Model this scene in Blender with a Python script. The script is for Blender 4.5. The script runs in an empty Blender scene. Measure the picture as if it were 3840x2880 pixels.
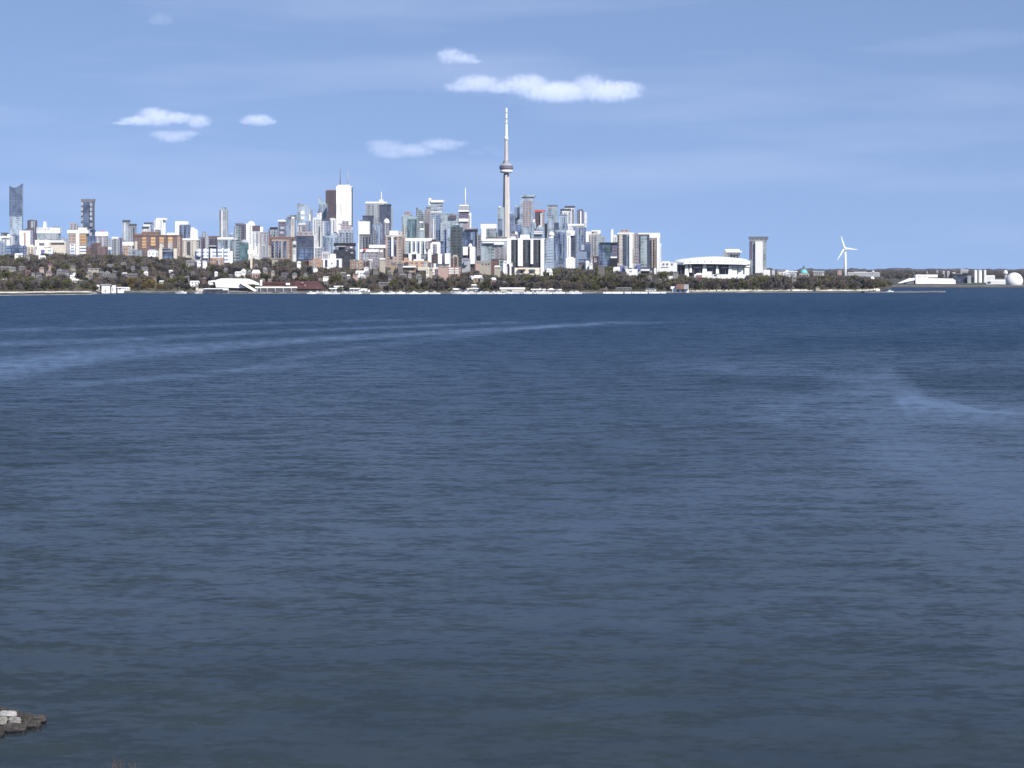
import bpy, math, random
from mathutils import Vector, noise as mnoise
R = math.radians
sc = bpy.context.scene
# ------------------------------------------------------------ camera
F = 7770.0            # focal length in photograph pixels (3840 wide)
CAMH = 32.0           # eye height above the lake, metres
HY = 1000.0           # row of the true horizon in the photograph
cam_d = bpy.data.cameras.new("camera"); cam = bpy.data.objects.new("camera", cam_d)
sc.collection.objects.link(cam); sc.camera = cam
cam.location = (0, 0, CAMH); cam.rotation_euler = (R(90), 0, 0)
cam_d.sensor_width = 36.0; cam_d.lens = 36.0 * F / 3840
cam_d.shift_y = -(1440 - HY) / 3840
cam_d.clip_start = 0.5; cam_d.clip_end = 200000
# ------------------------------------------------------------ sky, sun, exposure
SUN_EL, SUN_AZ = 38, 150
LIFT = 0.30
w = bpy.data.worlds.new("World"); sc.world = w; w.use_nodes = True
nt = w.node_tree; nt.nodes.clear()
def N(nt, t, **k):
    n = nt.nodes.new(t)
    for a, b in k.items():
        if a.startswith('i_'): n.inputs[a[2:].replace('_', ' ')].default_value = b
        else: setattr(n, a, b)
    return n
L = lambda nt, a, b: nt.links.new(a, b)
def MATH(nt, op, a, b=None, clamp=False):
    n = nt.nodes.new('ShaderNodeMath'); n.operation = op; n.use_clamp = clamp
    for i, v in enumerate((a, b)):
        if v is None: continue
        if isinstance(v, (int, float)): n.inputs[i].default_value = v
        else: nt.links.new(v, n.inputs[i])
    return n.outputs[0]
def MIXC(nt, f, a, b):
    n = nt.nodes.new('ShaderNodeMix'); n.data_type = 'RGBA'
    for s, v in ((0, f), (6, a), (7, b)):
        if isinstance(v, (int, float)): n.inputs[s].default_value = v
        elif isinstance(v, tuple): n.inputs[s].default_value = v if len(v) == 4 else (*v, 1)
        else: nt.links.new(v, n.inputs[s])
    return n.outputs[2]
out = N(nt, 'ShaderNodeOutputWorld'); bg = N(nt, 'ShaderNodeBackground', i_Strength=0.132)
sky = N(nt, 'ShaderNodeTexSky', sky_type='NISHITA', sun_disc=False, sun_elevation=R(SUN_EL), sun_rotation=R(SUN_AZ),
        altitude=0.0, air_density=1.0, dust_density=0.3, ozone_density=3.0)
# thin, barely visible streaks of high cirrus spread over the whole dome
tc = N(nt, 'ShaderNodeTexCoord'); mp = N(nt, 'ShaderNodeMapping'); mp.inputs['Scale'].default_value = (4, 4, 30); mp.inputs['Rotation'].default_value = (0, R(-7), 0)
nz = N(nt, 'ShaderNodeTexNoise'); nz.inputs['Scale'].default_value = 1.0; nz.inputs['Detail'].default_value = 4; nz.inputs['Roughness'].default_value = 0.5
L(nt, tc.outputs['Generated'], mp.inputs[0]); L(nt, mp.outputs[0], nz.inputs['Vector'])
wisp = MATH(nt, 'MULTIPLY', MATH(nt, 'SUBTRACT', nz.outputs[0], 0.47, True), 1.5, True)
SKYTINT = (1.10, 0.995, 0.99, 1)
# clean, dry air: the pale band at the horizon is thin, so the dome is read a little higher up
sg = N(nt, 'ShaderNodeSeparateXYZ'); L(nt, tc.outputs['Generated'], sg.inputs[0]); cg = N(nt, 'ShaderNodeCombineXYZ')
L(nt, sg.outputs[0], cg.inputs[0]); L(nt, sg.outputs[1], cg.inputs[1]); L(nt, MATH(nt, 'ADD', MATH(nt, 'MAXIMUM', sg.outputs[2], 0.0), LIFT), cg.inputs[2]); L(nt, cg.outputs[0], sky.inputs[0])
vm = N(nt, 'ShaderNodeVectorMath', operation='MULTIPLY'); L(nt, sky.outputs[0], vm.inputs[0]); vm.inputs[1].default_value = SKYTINT[:3]
L(nt, MIXC(nt, wisp, vm.outputs[0], (3.3, 3.85, 5.4)), bg.inputs[0]); L(nt, bg.outputs[0], out.inputs[0])
sd = bpy.data.lights.new("sun", 'SUN'); sd.energy = 4.6; sd.angle = R(0.53); sd.color = (1, 0.955, 0.89)
so = bpy.data.objects.new("sun", sd); sc.collection.objects.link(so)
dirs = Vector((math.sin(R(SUN_AZ)) * math.cos(R(SUN_EL)), math.cos(R(SUN_AZ)) * math.cos(R(SUN_EL)), math.sin(R(SUN_EL))))
so.rotation_euler = dirs.to_track_quat('Z', 'Y').to_euler()
sc.view_settings.view_transform = 'Standard'; sc.view_settings.look = 'None'
sc.view_settings.exposure = 0.45; sc.view_settings.gamma = 1.0
sc.cycles.max_bounces = 10; sc.cycles.volume_bounces = 8; sc.cycles.diffuse_bounces = 2
# ------------------------------------------------------------ helpers
def X(px, D): return (px - 1920) * D / F
def Z(py, D): return CAMH - (py - HY) * D / F
def PY(z, D): return HY + (CAMH - z) * F / D
def lerp(pts, x):
    if x <= pts[0][0]: return pts[0][1]
    for (a, b), (c, d) in zip(pts, pts[1:]):
        if x <= c: return b + (d - b) * (x - a) / (c - a)
    return pts[-1][1]
MATS = {}
def pmat(name):
    m = bpy.data.materials.new(name); m.use_nodes = True; n = m.node_tree
    return m, n, n.nodes['Principled BSDF']
def plain(name, col, rough=0.7, var=0.12, scale=0.15, metal=0.0, spec=0.4):
    if name in MATS: return MATS[name]
    m, n, p = pmat(name); t = N(n, 'ShaderNodeTexCoord'); z = N(n, 'ShaderNodeTexNoise'); z.inputs['Scale'].default_value = scale; z.inputs['Detail'].default_value = 5
    L(n, t.outputs['Object'], z.inputs['Vector'])
    f = MATH(n, 'MULTIPLY', MATH(n, 'SUBTRACT', z.outputs[0], 0.35, True), 2.4, True)
    L(n, MIXC(n, f, tuple(c * (1 - var) for c in col), tuple(min(1, c * (1 + var)) for c in col)), p.inputs['Base Color'])
    p.inputs['Roughness'].default_value = rough; p.inputs['Metallic'].default_value = metal; p.inputs['Specular IOR Level'].default_value = spec
    MATS[name] = m; return m
def facade(name, wall, glass, fh=3.4, bw=6.0, fz=0.55, fx=0.7, metal=0.0, blotch=0.0, gr=0.25):
    """windows set out in floors and bays on every side; each pane takes its own tint"""
    if name in MATS: return MATS[name]
    if fh < 5: fh *= 1.8; bw *= 1.35
    m, n, p = pmat(name); t = N(n, 'ShaderNodeTexCoord'); s = N(n, 'ShaderNodeSeparateXYZ'); L(n, t.outputs['Object'], s.inputs[0])
    oi = N(n, 'ShaderNodeObjectInfo')
    u = MATH(n, 'ADD', MATH(n, 'DIVIDE', MATH(n, 'ADD', s.outputs[0], s.outputs[1]), bw), 500.5); v = MATH(n, 'DIVIDE', s.outputs[2], fh)
    mu = MATH(n, 'LESS_THAN', MATH(n, 'FRACT', u), fx); mv = MATH(n, 'LESS_THAN', MATH(n, 'FRACT', v), fz); msk = MATH(n, 'MULTIPLY', mu, mv)
    c = N(n, 'ShaderNodeCombineXYZ'); L(n, MATH(n, 'FLOOR', u), c.inputs[0]); L(n, MATH(n, 'FLOOR', v), c.inputs[1]); L(n, MATH(n, 'MULTIPLY', oi.outputs['Random'], 91), c.inputs[2])
    wn = N(n, 'ShaderNodeTexWhiteNoise'); L(n, c.outputs[0], wn.inputs[0])
    nz = N(n, 'ShaderNodeTexNoise'); nz.inputs['Scale'].default_value = 0.045; nz.inputs['Detail'].default_value = 3
    va = N(n, 'ShaderNodeVectorMath', operation='ADD'); L(n, t.outputs['Object'], va.inputs[0]); L(n, c.outputs[0], va.inputs[1])
    vv = N(n, 'ShaderNodeCombineXYZ'); L(n, s.outputs[0], vv.inputs[0]); L(n, MATH(n, 'ADD', s.outputs[1], MATH(n, 'MULTIPLY', oi.outputs['Random'], 700)), vv.inputs[1]); L(n, MATH(n, 'MULTIPLY', s.outputs[2], 0.6), vv.inputs[2])
    L(n, vv.outputs[0], nz.inputs['Vector'])
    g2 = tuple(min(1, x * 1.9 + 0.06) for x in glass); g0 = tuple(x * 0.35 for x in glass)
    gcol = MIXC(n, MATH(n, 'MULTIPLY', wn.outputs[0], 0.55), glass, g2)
    if blotch:  # reflections painted into the glass colour as pale and dark blotches
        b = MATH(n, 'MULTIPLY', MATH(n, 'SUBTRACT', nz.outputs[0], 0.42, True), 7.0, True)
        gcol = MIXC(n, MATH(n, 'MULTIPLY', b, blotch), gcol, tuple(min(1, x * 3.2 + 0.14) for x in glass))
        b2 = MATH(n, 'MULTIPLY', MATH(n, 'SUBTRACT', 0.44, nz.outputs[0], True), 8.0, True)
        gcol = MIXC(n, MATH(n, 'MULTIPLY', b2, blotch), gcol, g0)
    wf = MATH(n, 'ADD', 0.88, MATH(n, 'MULTIPLY', nz.outputs[0], 0.25))
    cb = N(n, 'ShaderNodeCombineXYZ'); L(n, MATH(n, 'FLOOR', MATH(n, 'DIVIDE', u, 1.6)), cb.inputs[0]); L(n, MATH(n, 'FLOOR', MATH(n, 'DIVIDE', v, 5.0)), cb.inputs[1]); L(n, MATH(n, 'MULTIPLY', oi.outputs['Random'], 37), cb.inputs[2]); wb = N(n, 'ShaderNodeTexWhiteNoise'); L(n, cb.outputs[0], wb.inputs[0]); wf = MATH(n, 'MULTIPLY', wf, MATH(n, 'SUBTRACT', 1.06, MATH(n, 'MULTIPLY', MATH(n, 'POWER', wb.outputs[0], 2.0), 0.42)))
    wv = N(n, 'ShaderNodeVectorMath', operation='SCALE'); wv.inputs[0].default_value = wall; L(n, wf, wv.inputs['Scale'])
    L(n, MIXC(n, msk, wv.outputs[0], gcol), p.inputs['Base Color'])
    L(n, MATH(n, 'ADD', 0.8, MATH(n, 'MULTIPLY', msk, gr - 0.8)), p.inputs['Roughness'])
    L(n, MATH(n, 'MULTIPLY', msk, metal), p.inputs['Metallic'])
    MATS[name] = m; return m
W = (0.64, 0.64, 0.635)
facade('white', W, (0.50, 0.52, 0.55), 3.4, 7, 0.35, 0.6)
facade('whiteblue', (0.80, 0.80, 0.82), (0.10, 0.17, 0.34), 6.5, 10, 0.42, 0.7)
facade('marble', (0.86, 0.85, 0.83), (0.70, 0.70, 0.70), 4, 3, 0.5, 0.4)
facade('cream', (0.72, 0.66, 0.55), (0.30, 0.28, 0.27), 3.2, 7, 0.4, 0.5)
facade('grey', (0.245, 0.252, 0.272), (0.082, 0.095, 0.129), 3.4, 6, 0.55, 0.7)
facade('lgrey', (0.341, 0.353, 0.372), (0.161, 0.192, 0.236), 3.4, 6, 0.5, 0.65)
facade('pgrey', (0.330, 0.290, 0.304), (0.132, 0.119, 0.145), 3.4, 7, 0.5, 0.6)
facade('purple', (0.144, 0.120, 0.168), (0.054, 0.048, 0.084), 3.6, 6, 0.5, 0.7)
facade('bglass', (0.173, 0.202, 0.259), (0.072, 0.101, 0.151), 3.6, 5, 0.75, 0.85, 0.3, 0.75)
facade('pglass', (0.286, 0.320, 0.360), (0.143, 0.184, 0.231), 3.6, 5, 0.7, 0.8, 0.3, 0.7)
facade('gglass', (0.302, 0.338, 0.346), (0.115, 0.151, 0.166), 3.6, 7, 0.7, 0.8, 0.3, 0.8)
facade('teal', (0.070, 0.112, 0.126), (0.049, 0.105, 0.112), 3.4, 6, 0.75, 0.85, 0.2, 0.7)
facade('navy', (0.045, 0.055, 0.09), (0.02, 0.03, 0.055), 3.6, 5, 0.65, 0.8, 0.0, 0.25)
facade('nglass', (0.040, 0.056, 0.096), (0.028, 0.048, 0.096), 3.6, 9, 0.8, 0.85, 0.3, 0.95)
facade('dark', (0.035, 0.035, 0.045), (0.015, 0.017, 0.024), 3.4, 6, 0.6, 0.7)
facade('dgreen', (0.06, 0.075, 0.08), (0.02, 0.025, 0.03), 7.0, 11, 0.5, 0.7)
facade('brown', (0.075, 0.052, 0.056), (0.045, 0.034, 0.038), 4, 4, 0.5, 0.5)
facade('brick', (0.150, 0.100, 0.095), (0.075, 0.058, 0.062), 3.1, 7, 0.45, 0.5)
facade('peach', (0.44, 0.29, 0.20), (0.18, 0.12, 0.10), 3.2, 8, 0.4, 0.45)
facade('pink', (0.448, 0.296, 0.264), (0.144, 0.096, 0.104), 3.2, 8, 0.4, 0.45)
facade('tan', (0.352, 0.285, 0.247), (0.120, 0.098, 0.098), 3.2, 6, 0.45, 0.5)
facade('beige', (0.480, 0.448, 0.400), (0.208, 0.192, 0.192), 3.2, 6, 0.45, 0.5)
facade('orangebay', (0.52, 0.34, 0.17), (0.22, 0.12, 0.07), 6.2, 30, 0.45, 0.95)
facade('creambay', (0.75, 0.70, 0.60), (0.08, 0.12, 0.20), 6.4, 30, 0.5, 0.95)
facade('steel', (0.350, 0.385, 0.434), (0.266, 0.308, 0.364), 4, 5, 0.5, 0.5, 0.3)
facade('slate', (0.05, 0.072, 0.125), (0.035, 0.055, 0.10), 4, 6, 0.6, 0.8, 0.12, 0.5)
plain('snow', (0.74, 0.74, 0.73), 0.6, 0.03)
plain('concrete', (0.52, 0.47, 0.43), 0.85, 0.08, 0.05)
plain('conc_w', (0.70, 0.68, 0.66), 0.85, 0.06)
plain('stone', (0.42, 0.40, 0.37), 0.9, 0.2)
plain('black', (0.015, 0.015, 0.018), 0.6)
plain('dkgrey', (0.07, 0.07, 0.085), 0.6)
plain('midgrey', (0.14, 0.145, 0.16), 0.7)
plain('palegrey', (0.33, 0.34, 0.36), 0.7)
plain('purpleroof', (0.10, 0.075, 0.10), 0.7)
plain('redroof', (0.075, 0.032, 0.032), 0.8, 0.25, 0.1)
plain('brownroof', (0.16, 0.095, 0.075), 0.8, 0.25)
plain('tileroof', (0.20, 0.12, 0.095), 0.8, 0.2)
plain('red', (0.55, 0.10, 0.07), 0.6)
plain('copper', (0.14, 0.42, 0.42), 0.6, 0.15, 0.3)
plain('bluewall', (0.14, 0.15, 0.32), 0.6)
plain('windowglass', (0.04, 0.05, 0.075), 0.15, 0.2, 0.3)
plain('paneglass', (0.14, 0.2, 0.3), 0.15, 0.5, 0.12)
plain('creamwall', (0.56, 0.51, 0.43), 0.8)
plain('brickwall', (0.13, 0.075, 0.065), 0.85, 0.2)
plain('greywall', (0.14, 0.13, 0.13), 0.85, 0.2)
plain('yellowwall', (0.30, 0.24, 0.17), 0.85, 0.1)
plain('pinkwall', (0.38, 0.27, 0.24), 0.85, 0.1)
M = MATS
class MB:
    def __init__(s): s.v = []; s.f = []
    def box(s, x0, x1, y0, y1, z0, z1, tx=1.0, ty=None):
        ty = tx if ty is None else ty; b = len(s.v); cx, cy = (x0 + x1) / 2, (y0 + y1) / 2
        for z, k, q in ((z0, 1, 1), (z1, tx, ty)):
            for x, y in ((x0, y0), (x1, y0), (x1, y1), (x0, y1)): s.v.append((cx + (x - cx) * k, cy + (y - cy) * q, z))
        s.f += [tuple(b + i for i in q) for q in ((3, 2, 1, 0), (4, 5, 6, 7), (0, 1, 5, 4), (1, 2, 6, 5), (2, 3, 7, 6), (3, 0, 4, 7))]; return s
    def prism(s, poly, y0, y1):
        """outline in x-z, given thickness along y"""
        b = len(s.v); n = len(poly)
        s.v += [(x, y0, z) for x, z in poly] + [(x, y1, z) for x, z in poly]
        s.f += [tuple(b + i for i in range(n)), tuple(b + n + i for i in reversed(range(n)))]
        s.f += [(b + i, b + n + i, b + n + (i + 1) % n, b + (i + 1) % n) for i in range(n)]; return s
    def lathe(s, prof, n=20, c=(0, 0), sx=1, sy=1):
        b = len(s.v)
        for r, z in prof:
            for i in range(n):
                a = 2 * math.pi * i / n; s.v.append((c[0] + r * math.cos(a) * sx, c[1] + r * math.sin(a) * sy, z))
        for k in range(len(prof) - 1):
            for i in range(n):
                j = (i + 1) % n; s.f.append((b + k * n + i, b + k * n + j, b + (k + 1) * n + j, b + (k + 1) * n + i))
        s.f.append(tuple(b + i for i in reversed(range(n)))); s.f.append(tuple(b + (len(prof) - 1) * n + i for i in range(n))); return s
    def tube(s, pts, rs, n=8):
        b = len(s.v)
        for k, p in enumerate(pts):
            p = Vector(p); d = (Vector(pts[min(k + 1, len(pts) - 1)]) - Vector(pts[max(k - 1, 0)])).normalized()
            u = d.orthogonal().normalized(); w2 = d.cross(u)
            for i in range(n):
                a = 2 * math.pi * i / n; s.v.append(tuple(p + (u * math.cos(a) + w2 * math.sin(a)) * rs[k]))
        for k in range(len(pts) - 1):
            for i in range(n):
                j = (i + 1) % n; s.f.append((b + k * n + i, b + k * n + j, b + (k + 1) * n + j, b + (k + 1) * n + i))
        s.f.append(tuple(b + i for i in reversed(range(n)))); s.f.append(tuple(b + (len(pts) - 1) * n + i for i in range(n))); return s
    def loft(s, rings):
        b = len(s.v); n = len(rings[0])
        for r in rings: s.v += [tuple(p) for p in r]
        for k in range(len(rings) - 1):
            for i in range(n):
                j = (i + 1) % n; s.f.append((b + k * n + i, b + k * n + j, b + (k + 1) * n + j, b + (k + 1) * n + i))
        s.f.append(tuple(b + i for i in reversed(range(n)))); s.f.append(tuple(b + (len(rings) - 1) * n + i for i in range(n))); return s
    def build(s, name, mat, parent=None, smooth=False, loc=None):
        me = bpy.data.meshes.new(name); me.from_pydata(s.v, [], s.f); me.update()
        for m in (mat if isinstance(mat, (list, tuple)) else [mat]): me.materials.append(M[m] if isinstance(m, str) else m)
        if smooth: me.polygons.foreach_set('use_smooth', [True] * len(me.polygons))
        o = bpy.data.objects.new(name, me); sc.collection.objects.link(o)
        if parent: o.parent = parent
        if loc: o.location = loc
        return o
LABELS = set()
def tag(o, label, cat, group=None):
    n = len(label.split())
    if label in LABELS: print('DUP LABEL', label)
    if not 4 <= n <= 16: print('LABEL LENGTH', n, label)
    LABELS.add(label); o['label'] = label; o['category'] = cat
    if group: o['group'] = group
    return o
def empty(name, loc, rz=0):
    o = bpy.data.objects.new(name, None); sc.collection.objects.link(o); o.location = loc; o.rotation_euler = (0, 0, rz); o.empty_display_size = 5; return o
# ------------------------------------------------------------ land form
TREELINE = [(-300, 955), (0, 956), (190, 952), (230, 938), (262, 952), (300, 955), (440, 957), (560, 960), (600, 970), (700, 967), (780, 978), (850, 990), (880, 985), (940, 972), (1000, 968), (1100, 972),
            (1180, 985), (1280, 1000), (1340, 1012), (1450, 1000), (1500, 1012), (1600, 1018), (1640, 1034), (1690, 1030), (1740, 1018), (1800, 1012), (1880, 1016), (1900, 1026), (1960, 1028), (2030, 1034), (2055, 1000),
            (2110, 995), (2150, 1008), (2200, 998), (2300, 1004), (2340, 1022), (2390, 1034), (2450, 1022), (2520, 1018), (2600, 1042), (2700, 1046), (2780, 1044), (2840, 1024), (2900, 1034), (2980, 1040), (3100, 1036),
            (3200, 1036), (3300, 1046), (3330, 1054), (3400, 1062), (4200, 1062)]
SHORE = [(-600, 1108), (0, 1108), (350, 1104), (450, 1099), (900, 1101), (1400, 1102), (2200, 1101), (2560, 1099), (3250, 1096), (3300, 1092), (3340, 1079), (4300, 1079)]
SMOOTHT = [(-600, 955), (0, 956), (500, 960), (880, 975), (1100, 978), (1350, 1005), (1600, 1018), (1900, 1024), (2050, 1015), (2200, 1004), (2400, 1020), (2700, 1034), (3000, 1037), (3200, 1040), (3340, 1058), (4300, 1060)]
def shoreD(px): return CAMH * F / (lerp(SHORE, px) - HY)
DP = 3600.0
WATER_LEAN = 0.095
CREST = 0.20
def ground(px, D):
    ds = shoreD(px); zp = max(2.6, Z(lerp(SMOOTHT, px), DP) - 12)
    if D < ds: return -2.0 - 0.02 * (ds - D)
    if D < ds + 12: return -2.0 + 3.6 * (D - ds) / 12
    t = min(1, (D - ds - 12) / (DP - ds)); t = t ** 1.15
    return 1.6 + (zp - 1.6) * t
def gz(x, y): return ground(1920 + x * F / max(y, 1), y)
# ------------------------------------------------------------ the setting
def ribbon(name, rows, cols, fn, mat, smooth=True):
    v = [fn(i, j) for j in range(rows) for i in range(cols)]
    f = [(j * cols + i, j * cols + i + 1, (j + 1) * cols + i + 1, (j + 1) * cols + i) for j in range(rows - 1) for i in range(cols - 1)]
    b = MB(); b.v = v; b.f = f; o = b.build(name, mat, smooth=smooth); o['kind'] = 'structure'; return o
gm, n, p = pmat('ground'); t = N(n, 'ShaderNodeTexCoord'); z = N(n, 'ShaderNodeTexNoise'); z.inputs['Scale'].default_value = 0.012; z.inputs['Detail'].default_value = 8
L(n, t.outputs['Object'], z.inputs['Vector']); f = MATH(n, 'MULTIPLY', MATH(n, 'SUBTRACT', z.outputs[0], 0.4, True), 5, True)
L(n, MIXC(n, f, (0.04, 0.036, 0.03), (0.07, 0.072, 0.04)), p.inputs['Base Color']); p.inputs['Roughness'].default_value = 1
NC = 240; pxs = [-2200 + 8400 * i / (NC - 1) for i in range(NC)]
T = [-60, -4, 0, 12, 40, 80, 130, 200, 300, 420, 560, 720, 900, 1100, 1400, 2500, 5000, 9500]
def land(i, j):
    px = pxs[i]; d = shoreD(min(max(px, -600), 4300)) + T[j]
    z_ = ground(min(max(px, -600), 4300), d) + (random.uniform(-.3, .3) if T[j] > 30 else 0)
    return (X(px, d), d, z_)
random.seed(3); ribbon('terrain', len(T), NC, land, gm)
# pale sand strip along the left shore and light stone edging along the rest of it
sand, n, p = pmat('sand'); t = N(n, 'ShaderNodeTexCoord'); z = N(n, 'ShaderNodeTexNoise'); z.inputs['Scale'].default_value = 0.06; z.inputs['Detail'].default_value = 5; L(n, t.outputs['Object'], z.inputs['Vector'])
L(n, MIXC(n, MATH(n, 'MULTIPLY', MATH(n, 'SUBTRACT', z.outputs[0], 0.38, True), 6, True), (0.42, 0.38, 0.33), (0.74, 0.70, 0.62)), p.inputs['Base Color']); p.inputs['Roughness'].default_value = 1
def strip(name, pa, pb, dn, df, zz, mat, n=60):
    def fn(i, j):
        px = pa + (pb - pa) * i / (n - 1); d = shoreD(px) + (dn, (dn + df) / 2, df)[j]; wob = 2.0 * math.sin(px * .11) + 1.5 * math.sin(px * .031)
        d += wob * (1 if j else 0); return (X(px, d), d, zz[j])
    return ribbon(name, 3, n, fn, mat)
strip('beach', -300, 345, 3, 62, (0.02, 1.4, 3.3), sand)
strip('shingle', 345, 930, 6, 26, (0.1, 1.6, 2.6), plain('quay_stone', (0.22, 0.21, 0.20), .9, .45, .06))
strip('shore_path', 2583, 3300, 6, 46, (0.15, 1.9, 3.4), sand)
strip('promenade', 930, 2560, 6, 18, (0.1, 1.7, 2.2), plain('quay_stone', (0.22, 0.21, 0.20), .9, .45, .06))
plain('wet_stone', (0.15, 0.145, 0.14), .9, .35, .08)
strip('shore_beach', 3345, 4200, 6, 70, (0.1, 1.9, 3.3), M['wet_stone'])
# the lake: a sheet whose 'calm' value marks slicks where the wind leaves the surface smooth
def seg(px, py, pts, wd):
    """closeness to a slick whose centre line and half width are known"""
    if px < pts[0][0] - 200 or px > pts[-1][0] + 200: return 0
    yc = lerp([(a, b) for a, b, c in pts], px); hw = 1.7 * lerp([(a, c) for a, b, c in pts], px)
    fade = min(1, (px - pts[0][0] + 200) / 200, (pts[-1][0] + 200 - px) / 200)
    e = (py - yc) / max(hw, 1); return max(0, 1 - abs(e) ** 2) * fade * wd
SL = [([(-400, 1400, 45), (0, 1385, 40), (250, 1345, 30), (500, 1318, 24), (800, 1300, 14), (1200, 1272, 9), (1700, 1245, 7), (2300, 1208, 4)], 1.0),
      ([(-400, 1300, 9), (0, 1290, 8), (600, 1268, 8), (1100, 1240, 5), (1900, 1210, 4)], .8),
      ([(-400, 1248, 8), (0, 1240, 6), (600, 1222, 5), (1500, 1200, 3)], .7),
      ([(900, 1385, 6), (1100, 1340, 9), (1500, 1285, 9), (2000, 1232, 5), (2500, 1208, 2)], .5),
      ([(300, 1440, 8), (800, 1400, 8), (1100, 1370, 6)], .5),
      ([(2550, 1368, 18), (2900, 1380, 22), (3100, 1400, 12)], .35),
      ([(3250, 1450, 30), (3330, 1420, 40), (3400, 1480, 50), (3480, 1510, 20), (3700, 1545, 3), (4200, 1570, 2.4)], .7),
      ([(2900, 1540, 40), (3200, 1550, 55), (3500, 1545, 40), (3900, 1560, 30)], .6),
      ([(3300, 1700, 60), (3600, 1780, 100), (4200, 1870, 140)], .36),
      ([(-300, 1650, 50), (100, 1680, 60), (400, 1700, 30)], -.45),
      ([(2200, 1150, 14), (2900, 1156, 20), (4300, 1150, 22)], -.35), ([(3000, 1290, 20), (3600, 1280, 26), (4300, 1275, 26)], -.4),
      ([(3480, 1430, 18), (3700, 1425, 26), (4200, 1430, 30)], -.45), ([(2700, 1430, 16), (3000, 1435, 18), (3200, 1445, 8)], -.35)]
rows_y = []; y = 1052.0
while y < 1200: rows_y.append(y); y += 2.0
while y < 1700: rows_y.append(y); y += 4
while y < 3100: rows_y.append(y); y += 14
rows_y = [1018.5, 1024, 1030, 1040] + rows_y + [3600, 5000, 9000, 26000]
cols_x = [-9000, -3000, -1200] + [-400 + 18 * i for i in range(258)] + [5400, 7500, 13000]
wv_ = []; calm = []
for yy in rows_y:
    D = CAMH * F / (yy - HY)
    for xx in cols_x:
        wv_.append((X(xx, D), D, 0)); q = sum(seg(xx, yy, s, k) for s, k in SL)
        big = mnoise.noise(Vector((xx * .0011, yy * .0045, 3.1))) * .55 + mnoise.noise(Vector((xx * .004, yy * .016, 9.7))) * .25
        brk = .85 + .35 * mnoise.noise(Vector((xx * .02, yy * .08, 1.0)))
        base = lerp([(1050, -.12), (1120, -.12), (1200, .02), (1300, .16), (1400, .26), (1700, .48), (2000, .66), (2250, .64), (2600, .44), (3100, .28)], yy)
        side = lerp([(-400, -.16), (700, -.05), (1500, 0), (3000, .05), (4000, .12)], xx) * min(1, max(0, (yy - 1250) / 400))
        calm.append(base + side + .72 * q * brk + .30 * big)
nc = len(cols_x); b = MB(); b.v = wv_; b.f = [(j * nc + i, (j + 1) * nc + i, (j + 1) * nc + i + 1, j * nc + i + 1) for j in range(len(rows_y) - 1) for i in range(nc - 1)]
wm, n, p = pmat('lake_water')
at = N(n, 'ShaderNodeAttribute', attribute_name='calm'); t = N(n, 'ShaderNodeNewGeometry')
def wnoise(scale, stretch, det=3, rot=0.0):
    mp = N(n, 'ShaderNodeMapping'); mp.inputs['Scale'].default_value = (scale / stretch, scale, scale); mp.inputs['Rotation'].default_value = (0, 0, rot)
    L(n, t.outputs['Position'], mp.inputs[0]); k = N(n, 'ShaderNodeTexNoise'); k.inputs['Scale'].default_value = 1; k.inputs['Detail'].default_value = det; k.inputs['Roughness'].default_value = .55
    L(n, mp.outputs[0], k.inputs['Vector']); return k.outputs[1], k.outputs[0]
def slope(out, k):
    s = N(n, 'ShaderNodeVectorMath', operation='SUBTRACT'); L(n, out, s.inputs[0]); s.inputs[1].default_value = (.5, .5, .5)
    m = N(n, 'ShaderNodeVectorMath', operation='MULTIPLY'); L(n, s.outputs[0], m.inputs[0]); m.inputs[1].default_value = k; return m.outputs[0]
c1, g1 = wnoise(0.34, 1.9, 3, .05); c2, g2 = wnoise(1.15, 1.6, 2, -.1); c3, g3 = wnoise(0.20, 2.8, 1, .03)
add = lambda a, b_: (lambda q: (L(n, a, q.inputs[0]), L(n, b_, q.inputs[1]), q.outputs[0])[2])(N(n, 'ShaderNodeVectorMath', operation='ADD'))
sl = add(add(slope(c1, (.14, .38, 0)), slope(c2, (.26, .50, 0))), slope(c3, (.04, .26, 0)))
amp = MATH(n, 'MAXIMUM', MATH(n, 'SUBTRACT', 1.55, MATH(n, 'MULTIPLY', at.outputs['Fac'], 1.35)), 0.12)
# seen this low only the faces tilted towards the eye show; the backs of the wavelets hide behind their crests
sx = N(n, 'ShaderNodeSeparateXYZ'); L(n, sl, sx.inputs[0])
face = MATH(n, 'MULTIPLY', MATH(n, 'POWER', MATH(n, 'MULTIPLY', MATH(n, 'MAXIMUM', MATH(n, 'ADD', MATH(n, 'MULTIPLY', sx.outputs[1], -1.0), 0.045), 0.0), 6.0), 1.35), CREST)
cy = MATH(n, 'MULTIPLY', MATH(n, 'MULTIPLY', MATH(n, 'ADD', face, WATER_LEAN), amp), -1.0)
lean = N(n, 'ShaderNodeCombineXYZ'); L(n, MATH(n, 'MULTIPLY', sx.outputs[0], amp), lean.inputs[0]); L(n, cy, lean.inputs[1]); lean.inputs[2].default_value = 1
up = lean
nm = N(n, 'ShaderNodeVectorMath', operation='NORMALIZE'); L(n, up.outputs[0], nm.inputs[0]); L(n, nm.outputs[0], p.inputs['Normal'])
asky = N(n, 'ShaderNodeAttribute', attribute_name='sky_reflection'); tint = N(n, 'ShaderNodeVectorMath', operation='MULTIPLY')
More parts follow.
